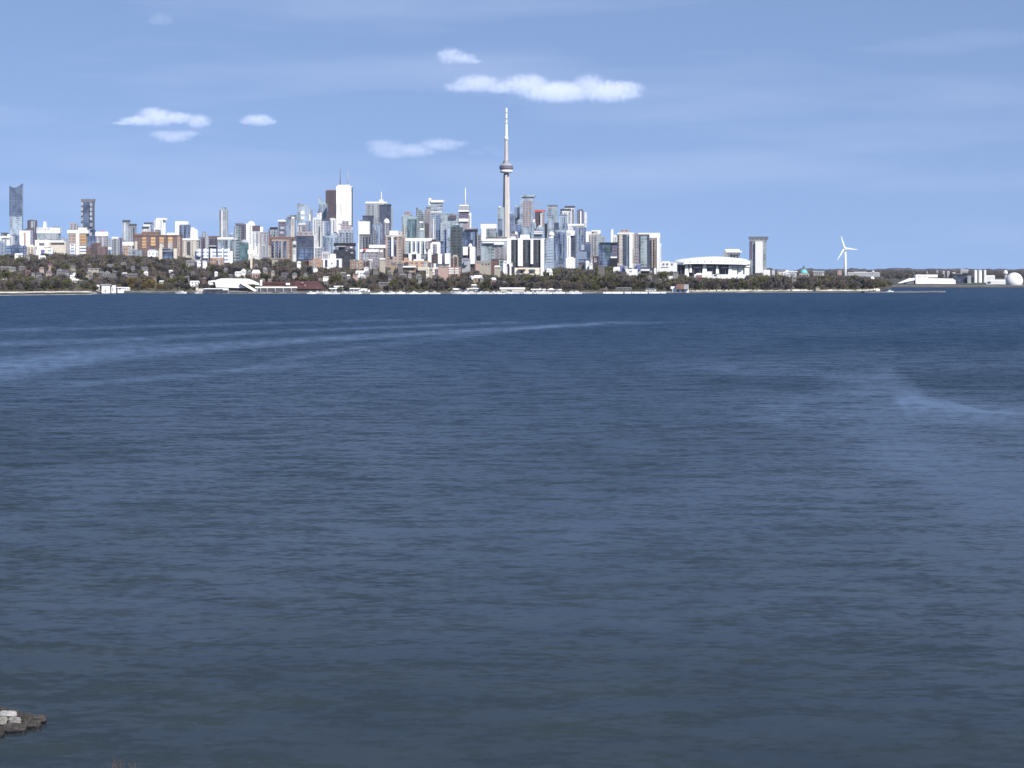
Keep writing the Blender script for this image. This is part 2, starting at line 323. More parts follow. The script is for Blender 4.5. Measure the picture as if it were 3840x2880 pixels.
L(n, MIXC(n, MATH(n, 'MULTIPLY', MATH(n, 'SUBTRACT', g3, .4, True), 4, True), (0.90, 0.95, 1.0), (1.05, 1.08, 1.0)), tint.inputs[0]); L(n, MIXC(n, asky.outputs['Fac'], (0.002, 0.020, 0.048), (0.023, 0.032, 0.037)), tint.inputs[1]); L(n, tint.outputs[0], p.inputs['Base Color'])
p.inputs['Roughness'].default_value = 0.16; p.inputs['IOR'].default_value = 1.333
wat = b.build('lake_water', wm, smooth=True); wat['kind'] = 'structure'
a_ = wat.data.attributes.new('calm', 'FLOAT', 'POINT'); a_.data.foreach_set('value', calm)
# sky reflection painted into the water: deep blue far out, grey green close in
a_ = wat.data.attributes.new('sky_reflection', 'FLOAT', 'POINT'); a_.data.foreach_set('value', [min(1, max(0, (1250 - y) / 1050)) ** 1.6 for x, y, z in wv_])
# lake bed and the near bank below the viewpoint
nb = MB(); nb.box(-900, 900, -400, 100, -8, 1.2, .98); o = nb.build('near_bank', gm); o['kind'] = 'structure'
# low far wooded islands
def isl(i, j):
    px = 2560 + 2200 * i / 219; D = (10600, 10620, 10700, 10900, 11000)[j]
    h = Z(1008.5 + 5 * mnoise.noise(Vector((px * .017, 0, 0))) + 3.4 * mnoise.noise(Vector((px * .06, 4, 0))) + (6 if 2900 < px < 2990 else 0) - (3 if 2880 < px < 2960 else 0) - (3 if 3320 < px < 3420 else 0), 10650)
    return (X(px, D), D, max(1, (0, h * .75, h, h * .95, 0)[j] + mnoise.noise(Vector((px * .2, j * 3.1, 7))) * 3))
im, n, p = pmat('island_trees'); t = N(n, 'ShaderNodeTexCoord'); z = N(n, 'ShaderNodeTexNoise'); z.inputs['Scale'].default_value = 0.02; z.inputs['Detail'].default_value = 6; L(n, t.outputs['Object'], z.inputs['Vector'])
L(n, MIXC(n, MATH(n, 'MULTIPLY', MATH(n, 'SUBTRACT', z.outputs[0], .42, True), 6, True), (0.035, 0.030, 0.034), (0.075, 0.062, 0.062)), p.inputs['Base Color']); p.inputs['Roughness'].default_value = 1
ih = ribbon('hills', 5, 220, isl, im, False)
# ------------------------------------------------------------ buildings
BUILT = []
def B(label, x0, x1, yt, D, mat, parts=(), name='tower', cat=None, rat=0.6, th=9, group=None, top=None, base=None, keep=None):
    """a building from its left and right edge, roof row and distance; front panels and rooftop pieces are parts"""
    s = F / D; app = (x1 - x0) / s; c, sn = math.cos(R(th)), math.sin(R(abs(th)))
    w_ = app / (c + rat * sn); d_ = w_ * rat
    cxp = (x0 + x1) / 2; az = math.atan2(X(cxp, D), D)
    g = ground(cxp, D) - 3 if base is None else base
    H = Z(yt, D) - g
    e = empty(name, (X(cxp, D), D + d_ / 2, g), -R(th) - az)
    xf0 = x0 + (d_ * sn * s if th < 0 else 0)
    lx = lambda px: (px - xf0) / s / c - w_ / 2
    lz = lambda py: Z(py, D) - g
    m = MB()
    if top is None: m.box(-w_ / 2, w_ / 2, -d_ / 2, d_ / 2, 0, H)
    elif top == 'gable': m.prism([(-w_ / 2, 0), (w_ / 2, 0), (w_ / 2, H * .93), (w_ * .1, H), (-w_ * .12, H), (-w_ / 2, H * .95)], -d_ / 2, d_ / 2)
    elif isinstance(top, list):
        m.prism([(-w_ / 2, 0), (w_ / 2, 0)] + [(lx(a), lz(b_)) for a, b_ in top], -d_ / 2, d_ / 2)
    wl = m.build('wall', mat, e)
    for q in parts:
        nm_, a, b_, ya, yb, mt = q[:6]; k = q[6] if len(q) > 6 else 'f'
        m = MB(); A, Bx, z1, z0 = lx(a), lx(b_), lz(ya), lz(yb)
        z0 = max(z0, 0.0)
        if k == 'r': m.box(A, Bx, -d_ * .36, d_ * .36, z0 - .5, z1)
        elif k == 'R': m.box(A - 1, Bx + 1, -d_ / 2 - 1, d_ / 2 + 1, z0, z1)
        elif k == 'm':
            r = (Bx - A) / 2; xc = (A + Bx) / 2; m.tube([(xc, 0, z0 - 3), (xc, 0, z0 + (z1 - z0) * .45), (xc, 0, z1)], [r, r * .8, r * .45], 8)
        elif k == 'd': m.lathe([((Bx - A) / 2 * math.cos(R(t_)), z0 + (z1 - z0) * math.sin(R(t_))) for t_ in (0, 20, 40, 60, 80)], 16, ((A + Bx) / 2, -d_ / 2 + (Bx - A) / 2))
        elif k == 'b': m.box(A, Bx, -d_ / 2 - (6.7 if nm_ == 'balcony_slab' else 6), d_ / 2 - 1, z0, z1)
        elif k == 's': m.box(w_ / 2 - 3, w_ / 2 + .7, -d_ / 2 + 2, d_ / 2 - 2, z0, z1)
        elif k == 'l': m.box(-w_ / 2 - .7, -w_ / 2 + 3, -d_ / 2 + 2, d_ / 2 - 2, z0, z1)
        else: m.box(A, Bx, -d_ / 2 - 0.9, -d_ / 2 + .5, z0, z1)
        m.build(nm_, mt, wl if nm_.startswith(('window', 'door', 'arch', 'opening', 'balcony', 'glint', 'ribbon', 'round_window', 'recess')) else e, smooth=(k in 'md'))
    tag(e, label, cat or name.replace('_', ' '), group)
    BUILT.append((x0, x1, yt, D)); return e
_B = B; BR = random.Random(42)
DARKER = {'white': 'lgrey', 'marble': 'lgrey', 'snow': 'lgrey', 'cream': 'tan', 'lgrey': 'grey', 'grey': 'dark', 'pgrey': 'grey', 'purple': 'dark', 'bglass': 'nglass', 'pglass': 'bglass', 'gglass': 'bglass', 'beige': 'tan', 'tan': 'brown', 'peach': 'tan', 'pink': 'pgrey', 'steel': 'bglass', 'brown': 'dark', 'brick': 'brown'}
def B(label, x0, x1, yt, D, mat, parts=(), **k):
    """every block also gets the rooftop plant and the recessed or lighter bays its front shows"""
    parts = list(parts); w_ = x1 - x0; rd = BR
    if k.get('top') is None and D > 3300 and w_ > 12 and not any(len(q) > 6 and q[6] in 'rdm' for q in parts):
        a = x0 + w_ * rd.uniform(.12, .3); parts.append(('roof_plant', a, a + w_ * rd.uniform(.25, .5), yt - rd.uniform(1.6, 3.6), yt + .2, rd.choice(['palegrey', 'midgrey', 'palegrey', 'conc_w']), 'r'))
    if w_ > 13 and D > 3300 and sum(1 for q in parts if len(q) < 7) < 2 and mat in DARKER and mat not in ('snow', 'marble', 'brown'):
        for i in range(2 if w_ < 30 else 4):
            a = x0 + w_ * (rd.uniform(.08, .2) + (.42 if w_ < 30 else .21) * i); ya = max([q[4] for q in parts if len(q) > 6 and q[6] == 'R' and q[3] < yt + 4] + [yt]) + rd.uniform(3, 7)
            parts.append(('window_strip', a, a + w_ * rd.uniform(.06, .14), ya, ya + rd.uniform(40, 120), DARKER[mat] if rd.random() < .72 else 'steel'))
    return _B(label, x0, x1, yt, D, mat, parts, **k)
T = 'tower'; AP = 'apartment_building'; LB = 'building'
def bays(n, x0, x1, y0, y1, mt, fr=.5, nm='window_bay'):
    st = (x1 - x0) / n; return [(nm, x0 + i * st + st * (1 - fr) / 2, x0 + i * st + st * (1 + fr) / 2, y0, y1, mt) for i in range(n)]
# --- left end
B('tallest tower at the far left, dark glass above grey, roof swept up to a point', 33, 83, 697, 7000, 'slate', [('edge_fin', 79, 81.5, 692, 905, 'bglass'), ('lower_glass', 34, 79, 812, 905, 'pglass'), ('dark_edge', 33, 35.5, 700, 812, 'navy')], rat=.5, th=5,
  top=[(81, 688), (74, 693), (66, 698), (58, 702), (50, 703.5), (42, 702), (34, 697)])
B('slim violet tower with pale centre right of the slant-topped tower', 100, 137, 825, 6700, 'purple', [('centre_panel', 113, 128, 830, 872, 'lgrey')])
B('low dark violet tower behind the white block with the pink stripe', 86, 126, 860, 6300, 'purple', [('penthouse', 95, 118, 855, 860, 'dkgrey', 'r')])
B('small white tower with a pink centre stripe below the slant-topped tower', 71, 112, 868, 5200, 'marble', [('centre_stripe', 87, 94, 872, 925, 'pinkwall'), ('roof_slab', 70, 110, 865, 868, 'snow', 'r')])
B('white block with a pale glass crown and thin white chimney left of the bulging tower', 135, 220, 872, 5600, 'gglass', [('crown', 134, 217, 853, 875, 'white', 'R'), ('chimney', 157, 165, 831, 853, 'snow', 'r'), ('roof_plant', 190, 214, 850, 853, 'dkgrey', 'r'), ('window_field', 168, 210, 878, 905, 'lgrey'), ('lower_wall', 137, 205, 898, 930, 'white')], name=LB)
B('blue grey slab standing behind the white block with a chimney', 212, 228, 858, 6200, 'bglass')
B('low white building with one dark opening under the pale glass crown', 128, 186, 900, 4700, 'snow', [('opening', 144, 163, 911, 920, 'midgrey'), ('doorway', 130, 136, 925, 935, 'palegrey')], name=LB)
B('low cream building with long dark ribbon window left of the apartment with blue balconies', 178, 248, 906, 4600, 'creamwall', [('ribbon_window', 187, 237, 910, 917, 'dkgrey'), ('roof_slab', 180, 232, 902, 906, 'snow', 'r')], name=LB)
B('short white and blue block in front of the low cream building', 150, 198, 931, 4200, 'whiteblue', [('blue_panel', 152, 164, 936, 960, 'bluewall'), ('white_panel', 167, 176, 932, 965, 'snow')], name=LB)
B('long low dark blue building at the left end below the grey tower', 16, 94, 921, 4200, 'nglass', [('roof_plant', 40, 66, 917, 921, 'dkgrey', 'r')], name=LB)
B('light blue glass block cut by the left edge of the picture', -30, 17, 905, 4000, 'pglass', name=LB)
B('wide low white building at the far left with a dark top', -20, 46, 885, 5000, 'white', [('roof_plant', 0, 22, 872, 885, 'dkgrey', 'r'), ('terrace', 2, 28, 878, 885, 'snow', 'r'), ('dark_band', 2, 30, 893, 897, 'dkgrey')], name=LB)
B('grey glass mid-rise hiding the foot of the slant-topped tower', 40, 72, 882, 5600, 'bglass')
B('cream low-rise left of the short white and blue block', 92, 132, 922, 4400, 'cream', [('parapet', 96, 120, 918, 922, 'snow', 'r')], name=LB)
# --- bulging tower
B('tall tower with bulging white balconies and a dark flat cap', 302, 352, 757, 6900, 'slate', [('cap', 303, 350, 746, 757, 'midgrey', 'R'), ('edge', 346, 352, 757, 890, 'dkgrey')] +
  [q for y in (762, 780, 797, 815, 838) for q in (('balcony_bulge', 334.5, 344, y + 1, y + 9, 'lgrey', 'b'), ('balcony_slab', 336, 342.5, y - 2, y + 12, 'steel', 'b'))] + [q for y in (760, 779, 797, 818, 840) for q in (('balcony_bulge', 302, 310, y + 1, y + 9, 'lgrey', 'b'), ('balcony_slab', 303, 308.5, y - 2, y + 12, 'steel', 'b'))], rat=.5)
B('dark blue glass block at the foot of the tower with bulging balconies', 322, 357, 862, 6000, 'nglass', [('bright_window', 333, 343, 872, 884, 'palegrey')])
B('brownish tower with a chamfered top left of the bulging tower', 259, 290, 838, 6000, 'pgrey', top=[(289, 845), (281, 835), (261, 834)])
B('cream apartment with a white pillar, tan balconies and blue lower balconies', 252, 324, 872, 4300, 'tan', [('roof_slab', 250, 324, 863, 875, 'snow', 'R'), ('pillar', 281, 293, 872, 975, 'snow'), ('balcony_stack', 295, 318, 878, 918, 'orangebay'), ('balcony_stack', 295, 318, 918, 970, 'creambay'), ('balcony_stack', 258, 278, 915, 955, 'whiteblue'), ('penthouse', 288, 318, 853, 864, 'cream', 'r')], name=AP)
B('brown brick building with a raised gabled centre', 320, 400, 924, 3900, 'brick', [('centre_block', 340, 361, 913, 958, 'brown'), ('gable', 338, 366, 911, 924, 'brownroof', 'r'), ('end_wall', 392, 398, 928, 965, 'purpleroof')], name=LB)
B('pinkish tower under a thick white cap right of the bulging tower', 358, 401, 884, 5200, 'pgrey', [('cap', 357, 400, 869, 885, 'snow', 'R'), ('roof_plant', 372, 386, 866, 870, 'red', 'r')])
B('small white-capped block beside the brown gabled building', 396, 416, 928, 4400, 'bglass', [('cap', 395, 415, 927, 936, 'snow', 'R')], name=LB)
B('pale tower with a dark vertical seam left of the greenish tower', 418, 443, 891, 5300, 'lgrey', [('cap', 419, 441, 889, 895, 'snow', 'R'), ('seam', 427, 434, 896, 960, 'midgrey')])
B('narrow dark violet tower just left of the greenish tower', 444, 458, 893, 5500, 'purple')
B('slender greenish white tower with a dark round cap', 458, 484, 833, 5900, 'gglass', [('cap', 459, 483, 825, 833, 'dkgrey', 'R'), ('balcony_strip', 462, 470, 836, 900, 'white')])
B('grey tower with a dark band on top beside the greenish white tower', 481, 510, 846, 5800, 'grey', [('cap', 483, 507, 839, 847, 'dkgrey', 'R')])
B('peach low-rise with a white cap left of the long brick slab', 461, 496, 920, 4000, 'peach', [('cap', 460, 495, 907, 921, 'snow', 'R'), ('corner', 483, 494, 922, 958, 'beige')], name=LB)
B('grey green low-rise tucked in front of the brick slab at its left', 482, 531, 938, 3800, 'gglass', [('roof_slab', 484, 506, 934, 938, 'palegrey', 'r')], name=LB)
# --- brick slab
B('long brown brick apartment slab with columns of glowing yellow balconies', 498, 680, 884, 4100, 'brick', [('roof_edge', 498, 676, 881, 885, 'brownroof', 'R')] +
  [('balcony_bay', 440 + a / 3.606, 440 + b / 3.606, 888, y1, 'orangebay') for a, b, y1 in ((325, 380, 930), (440, 502, 922), (555, 615, 912), (668, 730, 908), (792, 828, 902))] +
  [('lower_balcony', 440 + a / 3.606, 440 + b / 3.606, y0, y1, 'beige') for a, b, y0, y1 in ((555, 615, 913, 945), (668, 730, 909, 945), (792, 828, 903, 945), (225, 262, 905, 940))] + [('end_pier', 662, 668, 884, 960, 'pinkwall')], name=AP, rat=.25, th=5)
B('lower left wing of the brick slab with a reddish hipped roof', 500, 548, 882, 4400, 'brick', [('roof', 504, 546, 876, 883, 'tileroof', 'R')], name=LB)
B('wide peach-brown roofed block rising behind the brick slab', 530, 596, 876, 4600, 'tan', [('roof', 531, 592, 869, 877, 'tileroof', 'R')], name=LB)
B('dark slab between two cream end piers in front of the brick slab', 594, 661, 934, 3650, 'nglass', [('end_pier', 594, 606, 931, 985, 'creamwall', 'b'), ('end_pier', 648, 660, 932, 975, 'creamwall', 'b'), ('window_band', 608, 646, 940, 943, 'palegrey')], name=AP, th=3)
B('small white arched building left of the dark slab with cream piers', 552, 592, 940, 3800, 'white', [('roof', 556, 580, 934, 940, 'steel', 'r'), ('skirt', 554, 586, 957, 963, 'snow', 'b')], name=LB)
B('white stepped tower in front of a grey one behind the brick slab', 531, 563, 850, 5400, 'white', [('step', 536, 560, 842, 850, 'snow', 'r'), ('dark_gap', 533, 560, 849, 851, 'midgrey', 'b')])
B('grey tower directly left of the bright white faceted tower', 539, 578, 838, 6100, 'bglass', [('cap', 540, 566, 834, 839, 'dkgrey', 'R')])
B('bright white faceted tower above the brick slab', 576, 618, 824, 5900, 'marble', [('crown', 581, 612, 817, 825, 'snow', 'r')], rat=.9, th=28)
B('short dark grey block at the foot of the bright white faceted tower', 580, 602, 862, 5100, 'grey')
B('white rooftop block between the faceted tower and the framed tower', 623, 657, 876, 5100, 'snow', [('roof_slab', 625, 652, 873, 877, 'snow', 'r')], name=LB)
B('tower with a bright white bent frame round a grey glass face', 655, 712, 842, 5700, 'bglass', [('frame_side', 656, 670, 831, 885, 'snow', 'b'), ('frame_top', 656, 700, 830, 842, 'snow', 'R')])
B('stepped pinkish white tower right of the tower with the bent white frame', 713, 742, 864, 5500, 'marble', [('upper_step', 714, 728, 853, 866, 'marble', 'r'), ('side_step', 728, 736, 859, 866, 'marble', 'r')])
B('beige apartment with one dark vertical slot right of the brick slab', 676, 743, 900, 4300, 'beige', [('roof_slab', 680, 738, 894, 901, 'snow', 'R'), ('slot', 699, 711, 906, 955, 'dkgrey'), ('pier', 722, 728, 903, 960, 'creamwall'), ('pier', 688, 693, 903, 960, 'creamwall')], name=AP)
B('dark violet block with a white ball-like vent', 745, 772, 889, 4900, 'purple', [('vent', 748, 760, 907, 916, 'snow', 'd')], name=LB)
B('narrow light grey column between two violet blocks', 770, 782, 888, 4700, 'palegrey', name=LB)
B('violet grey block with a brown roof left of the slim tall tower', 780, 820, 890, 4900, 'purple', [('roof', 781, 816, 885, 891, 'brownroof', 'R'), ('ledge', 784, 810, 920, 925, 'palegrey', 'b')], name=LB)
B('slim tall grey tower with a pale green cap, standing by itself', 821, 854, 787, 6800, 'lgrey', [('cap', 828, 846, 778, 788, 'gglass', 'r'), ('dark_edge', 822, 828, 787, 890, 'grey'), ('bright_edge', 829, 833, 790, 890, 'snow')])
B('grey green block with a bright white roof band below the slim tall tower', 815, 872, 897, 4700, 'gglass', [('roof_band', 815, 870, 890, 898, 'snow', 'R'), ('dark_column', 842, 852, 900, 935, 'midgrey')], name=LB)
B('row of white terraces with blue windows stepping down to the right', 728, 872, 943, 3600, 'lgrey', [('terrace_unit', 440 + a / 3.606, 440 + b / 3.606, y0, y1, 'whiteblue', 'b') for a, b, y0, y1 in ((1068, 1127, 933, 962), (1155, 1225, 932, 968), (1253, 1325, 932, 970), (1353, 1428, 930, 968), (1435, 1512, 932, 985))] + [('end_wall', 860, 870, 942, 995, 'snow', 'b')], name='apartment_row', cat='apartments', rat=.2, th=3)
B('peach brick block at the foot of the white terraces', 787, 839, 966, 3450, 'peach', [('doorway', 808, 816, 978, 995, 'brickwall')], name=LB)
B('pale tower with light green glass left of the white round-topped tower', 877, 904, 851, 5500, 'gglass', [('edge', 877, 880, 851, 900, 'midgrey')])
B('dark violet flat-topped tower behind the pale light green one', 882, 922, 840, 5800, 'purple', [('roof_slab', 882, 908, 837, 842, 'midgrey', 'R')])
B('white round-topped tower left of the grey violet gabled roof', 922, 956, 838, 5400, 'snow', [('round_top', 925, 951, 829, 839, 'snow', 'd'), ('seam', 936, 939, 845, 915, 'palegrey')])
B('white block under a dark gabled roof right of the round-topped tower', 942, 985, 868, 5200, 'white', [('roof', 944, 972, 846, 869, 'purpleroof', 'r'), ('side_wing', 973, 983, 850, 872, 'snow', 'r')], name=LB)
B('blue glass low-rise under a pale domed roof', 895, 931, 910, 4300, 'teal', [('roof', 897, 926, 898, 911, 'palegrey', 'd')], name=LB)
B('grey green mid-rise left of the domed low-rise', 874, 896, 898, 4500, 'gglass', name=LB)
B('white flat roof on a narrow beige water-tower stem', 938, 946, 948, 3300, 'creamwall', [('tank', 931, 958, 937, 952, 'snow', 'R')], name='water_tower', rat=1, th=0)
B('pinkish grey block left of the block with a dark rounded cap', 972, 1009, 872, 4800, 'pgrey', name=LB)
B('pale pillared block in front of the pinkish grey one', 975, 1013, 920, 4200, 'lgrey', bays(3, 978, 1010, 924, 965, 'palegrey', .45, 'pier'), name=LB)
B('grey block with a dark rounded cap above the red-brown frame', 1004, 1042, 860, 5000, 'grey', [('cap', 1010, 1038, 852, 862, 'black', 'r'), ('glass_band', 1012, 1038, 864, 880, 'gglass')])
B('dark tower with a thin white lid and diagonal pale stripes', 1043, 1070, 830, 5400, 'purple', [('lid', 1043, 1068, 824, 831, 'snow', 'R'), ('pale_panel', 1049, 1066, 850, 860, 'steel'), ('pale_panel', 1048, 1064, 868, 876, 'steel')])
B('stepped blue grey tower with cream right side and rounded crown', 1068, 1108, 820, 5600, 'bglass', [('crown', 1084, 1109, 806, 822, 'grey', 'r'), ('step', 1074, 1098, 813, 822, 'grey', 'r'), ('cream_side', 1089, 1103, 823, 890, 'beige'), ('bright_glass', 1092, 1103, 814, 820, 'snow')])
B('red-brown framed apartment slab with dark glass recesses', 1008, 1098, 892, 4000, 'tan', [('frame_top', 1007, 1097, 888, 896, 'tileroof', 'R')] + [('recess', 880 + a / 3.319, 880 + b / 3.319, y0, 966, 'nglass') for a, b, y0 in ((500, 530, 903), (545, 572, 905), (600, 632, 905), (450, 478, 905))] + [('brick_edge', 1008, 1016, 897, 920, 'brickwall'), ('brick_edge', 1086, 1092, 897, 970, 'tileroof'), ('pale_pier', 1050, 1056, 898, 970, 'palegrey')], name=AP)
B('narrow white block squeezed left of the big black tower block', 1097, 1112, 905, 3900, 'white', [('dark_gap', 1098, 1110, 918, 927, 'dkgrey')], name=LB)
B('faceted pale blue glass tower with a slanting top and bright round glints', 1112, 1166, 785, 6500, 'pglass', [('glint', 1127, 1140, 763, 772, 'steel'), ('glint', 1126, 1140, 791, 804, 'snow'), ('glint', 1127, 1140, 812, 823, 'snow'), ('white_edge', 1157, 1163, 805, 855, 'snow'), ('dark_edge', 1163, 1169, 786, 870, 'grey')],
  top=[(1166, 788), (1156, 778), (1148, 768), (1132, 762), (1128, 766), (1120, 760), (1113, 766)])
B('small white mechanical block just above the black tower block', 1113, 1150, 842, 5000, 'pgrey', [('roof_plant', 1118, 1143, 838, 843, 'snow', 'r'), ('side', 1114, 1128, 850, 870, 'white')])
B('low grey glass tower right of the small white mechanical block', 1146, 1170, 828, 5600, 'bglass')
B('big black glass tower block with a pink-white lid', 1109, 1176, 884, 3900, 'navy', [('lid', 1111, 1170, 868, 886, 'pgrey', 'r'), ('middle_line', 1110, 1175, 928, 930, 'midgrey'), ('lower_glass', 1112, 1170, 932, 972, 'nglass')], name='office_building', rat=.35, th=6)
B('tall white apartment tower with a dark slot right of the black block', 1172, 1206, 816, 4900, 'white', [('upper_step', 1186, 1204, 797, 818, 'white', 'r'), ('slot', 1195, 1199, 850, 925, 'dkgrey'), ('roof_plant', 1188, 1196, 793, 798, 'midgrey', 'r')])
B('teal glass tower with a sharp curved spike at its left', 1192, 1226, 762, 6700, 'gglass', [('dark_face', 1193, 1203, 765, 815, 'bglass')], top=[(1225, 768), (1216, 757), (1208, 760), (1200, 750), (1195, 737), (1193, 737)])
B('tall maroon tower behind the white marble tower', 1220, 1262, 716, 6900, 'brown', [('crown', 1222, 1256, 712, 718, 'brownroof', 'r')])
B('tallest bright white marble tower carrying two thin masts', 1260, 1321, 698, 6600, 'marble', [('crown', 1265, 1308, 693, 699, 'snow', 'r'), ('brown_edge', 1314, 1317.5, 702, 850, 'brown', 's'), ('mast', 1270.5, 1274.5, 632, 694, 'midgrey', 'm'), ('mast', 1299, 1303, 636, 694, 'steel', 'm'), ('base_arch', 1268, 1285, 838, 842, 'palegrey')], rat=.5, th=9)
B('grey tower with a dark cap left of the white marble tower foot', 1210, 1238, 824, 5300, 'bglass', [('cap', 1212, 1234, 821, 826, 'dkgrey', 'R'), ('bright_edge', 1209, 1213, 830, 920, 'white')])
B('white tower with a curved base against the marble tower', 1235, 1259, 819, 5500, 'white', [('grey_column', 1250, 1254, 825, 870, 'palegrey')])
B('stepped pale grey block at the foot of the marble tower', 1268, 1324, 862, 4900, 'lgrey', [('step', 1275, 1312, 843, 863, 'pgrey', 'r'), ('top_step', 1280, 1302, 828, 844, 'pgrey', 'r'), ('notch', 1250, 1262, 870, 878, 'dkgrey')] + bays(4, 1272, 1318, 872, 912, 'bglass', .55), name=LB)
B('pale blue glass mid-rise left of the long black low building', 1206, 1268, 884, 4800, 'pglass', [('dark_corner', 1210, 1218, 886, 925, 'bglass'), ('step', 1238, 1262, 874, 885, 'pglass', 'r')], name=LB)
B('long black low-rise with broken white specks', 1249, 1333, 936, 3900, 'dark', [('roof_slab', 1250, 1330, 911, 922, 'black', 'r'), ('upper_floor', 1268, 1328, 922, 937, 'purple', 'r'), ('white_fleck', 1312, 1320, 925, 931, 'snow'), ('white_fleck', 1314, 1324, 945, 951, 'palegrey'), ('white_fleck', 1296, 1302, 938, 942, 'palegrey'), ('window_band', 1262, 1296, 922, 926, 'palegrey', 'b')], name=LB, rat=.3)
B('bright white block with dark arched doorways below the long black low-rise', 1205, 1282, 970, 3500, 'snow', [('raised_centre', 1235, 1256, 952, 971, 'snow', 'r'), ('arch', 1219, 1227, 974, 1000, 'navy'), ('arch', 1262, 1270, 974, 1000, 'navy'), ('door', 1242, 1246, 985, 990, 'midgrey')], name=LB, rat=.3)
B('jumbled white roof piece right above the white block with arches', 1206, 1240, 945, 4000, 'white', [('roof', 1208, 1228, 941, 946, 'palegrey', 'r')], name=LB)
B('glowing peach low-rise right below the big black block', 1157, 1210, 975, 3450, 'peach', [('roof', 1172, 1202, 969, 976, 'peach', 'r'), ('window', 1182, 1187, 980, 984, 'palegrey')], name=LB)
B('pale narrow block between the black block and the white block with arches', 1181, 1206, 930, 4100, 'lgrey', name=LB)
B('flat peach block right of the white block with arches', 1312, 1356, 976, 3500, 'peach', [('roof_edge', 1313, 1340, 974, 977, 'beige', 'R')], name=LB, rat=.3)
# --- financial core
B('wide light grey tower with a white top band and white needle mast', 1370, 1446, 758, 7000, 'lgrey', [('top_band', 1370, 1444, 756, 763, 'snow', 'R'), ('needle_base', 1420, 1431, 748, 757, 'snow', 'r'), ('mast', 1423.5, 1427.5, 718, 750, 'snow', 'm')])
B('black flat-topped tower right of the needle mast', 1422, 1466, 770, 6700, 'navy', [('roof_plant', 1448, 1462, 765, 771, 'dkgrey', 'r'), ('roof_edge', 1423, 1463, 768, 771, 'black', 'R')])
B('pale strip of a tower showing behind the black flat-topped tower', 1461, 1473, 775, 7000, 'steel')
B('dark square-topped tower behind the plain white square tower', 1359, 1400, 811, 6500, 'navy', [('roof_edge', 1360, 1398, 808, 812, 'dkgrey', 'R')])
B('plain bright white square tower left of the black flat-topped tower', 1341, 1387, 830, 6000, 'snow', [('roof_plant', 1349, 1366, 825, 831, 'midgrey', 'r'), ('left_fin', 1342, 1345, 832, 910, 'white')])
B('slate blue tower in front of the black flat-topped tower', 1396, 1436, 842, 5700, 'bglass', [('step', 1408, 1428, 834, 843, 'grey', 'r'), ('dark_corner', 1398, 1410, 862, 920, 'grey')])
B('striped tower with a white domed top in front of the black tower', 1434, 1462, 836, 5500, 'purple', [('domed_top', 1435, 1459, 819, 837, 'snow', 'd'), ('pale_stripe', 1442, 1448, 838, 880, 'lgrey'), ('pale_stripe', 1452, 1456, 838, 880, 'lgrey')])
B('slate grey slab below the plain white square tower', 1346, 1393, 881, 5000, 'grey', [('roof_edge', 1348, 1390, 878, 882, 'midgrey', 'R')])
B('tan stepped tower with white centre line and dark glass strips', 1445, 1506, 886, 4300, 'tan', [('cap', 1447, 1504, 881, 889, 'beige', 'R'), ('crown', 1459, 1490, 865, 882, 'snow', 'r'), ('centre_line', 1468, 1475, 889, 962, 'snow', 'b'), ('glass_strip', 1457, 1465, 900, 960, 'nglass'), ('glass_strip', 1477, 1485, 900, 960, 'nglass'), ('window', 1455, 1467, 891, 897, 'dkgrey'), ('window', 1476, 1486, 891, 897, 'dkgrey')], name=AP, rat=.5)
B('rose brown wing joined to the right of the tan stepped tower', 1497, 1521, 886, 4500, 'tan', [('upper', 1492, 1508, 868, 887, 'beige', 'r'), ('pier', 1500, 1504, 890, 950, 'creamwall')], name=LB)
B('low violet building with a white lid left of the tan stepped tower', 1384, 1443, 926, 4300, 'pgrey', [('lid', 1385, 1442, 918, 930, 'snow', 'R')] + bays(3, 1388, 1438, 938, 946, 'snow', .6, 'panel'), name=LB)
B('low white roof spread below the slate grey slab', 1348, 1416, 942, 4000, 'pgrey', [('roof', 1350, 1414, 935, 945, 'snow', 'R'), ('red_sign', 1366, 1371, 932, 941, 'red', 'b')], name=LB)
B('grey green tower with a rounded shoulder left of the framed glass tower', 1506, 1545, 806, 6100, 'gglass', [('shoulder', 1515, 1538, 793, 807, 'pgrey', 'r'), ('pale_edge', 1515, 1520, 838, 890, 'beige'), ('dark_edge', 1506, 1511, 812, 890, 'grey')])
B('pale framed tower with a dark teal glass front', 1523, 1564, 817, 5700, 'gglass', [('glass_front', 1528, 1561, 823, 890, 'teal'), ('frame_top', 1525, 1562, 812, 821, 'gglass', 'R')])
B('pale green glass tower with zigzag peaks', 1559, 1594, 798, 6400, 'gglass', [('bright_balcony', 1572, 1586, 830, 836, 'snow'), ('bright_balcony', 1574, 1590, 856, 862, 'snow')], top=[(1593, 797), (1583, 792), (1574, 784), (1571, 792), (1563, 777), (1560, 778)])
B('stepped mauve tower right of the zigzag peaks', 1593, 1616, 785, 6200, 'pgrey', [('crown', 1597, 1613, 775, 786, 'midgrey', 'r'), ('dark_face', 1594, 1609, 837, 895, 'brown')])
B('light blue tower under a bright white crown bar', 1605, 1660, 768, 6600, 'pglass', [('crown_bar', 1615, 1659, 750, 759, 'snow', 'R'), ('crown_post', 1606, 1613, 742, 774, 'snow', 'r'), ('crown_glass', 1615, 1656, 759, 769, 'lgrey', 'r'), ('white_band', 1616, 1656, 779, 781, 'snow'), ('dark_band', 1616, 1642, 774, 778, 'grey'), ('white_band', 1616, 1656, 793, 797, 'snow')])
B('thin pale column standing before the tower with the white crown bar', 1619, 1634, 820, 5900, 'steel', [('stripe', 1624, 1627, 822, 900, 'snow')])
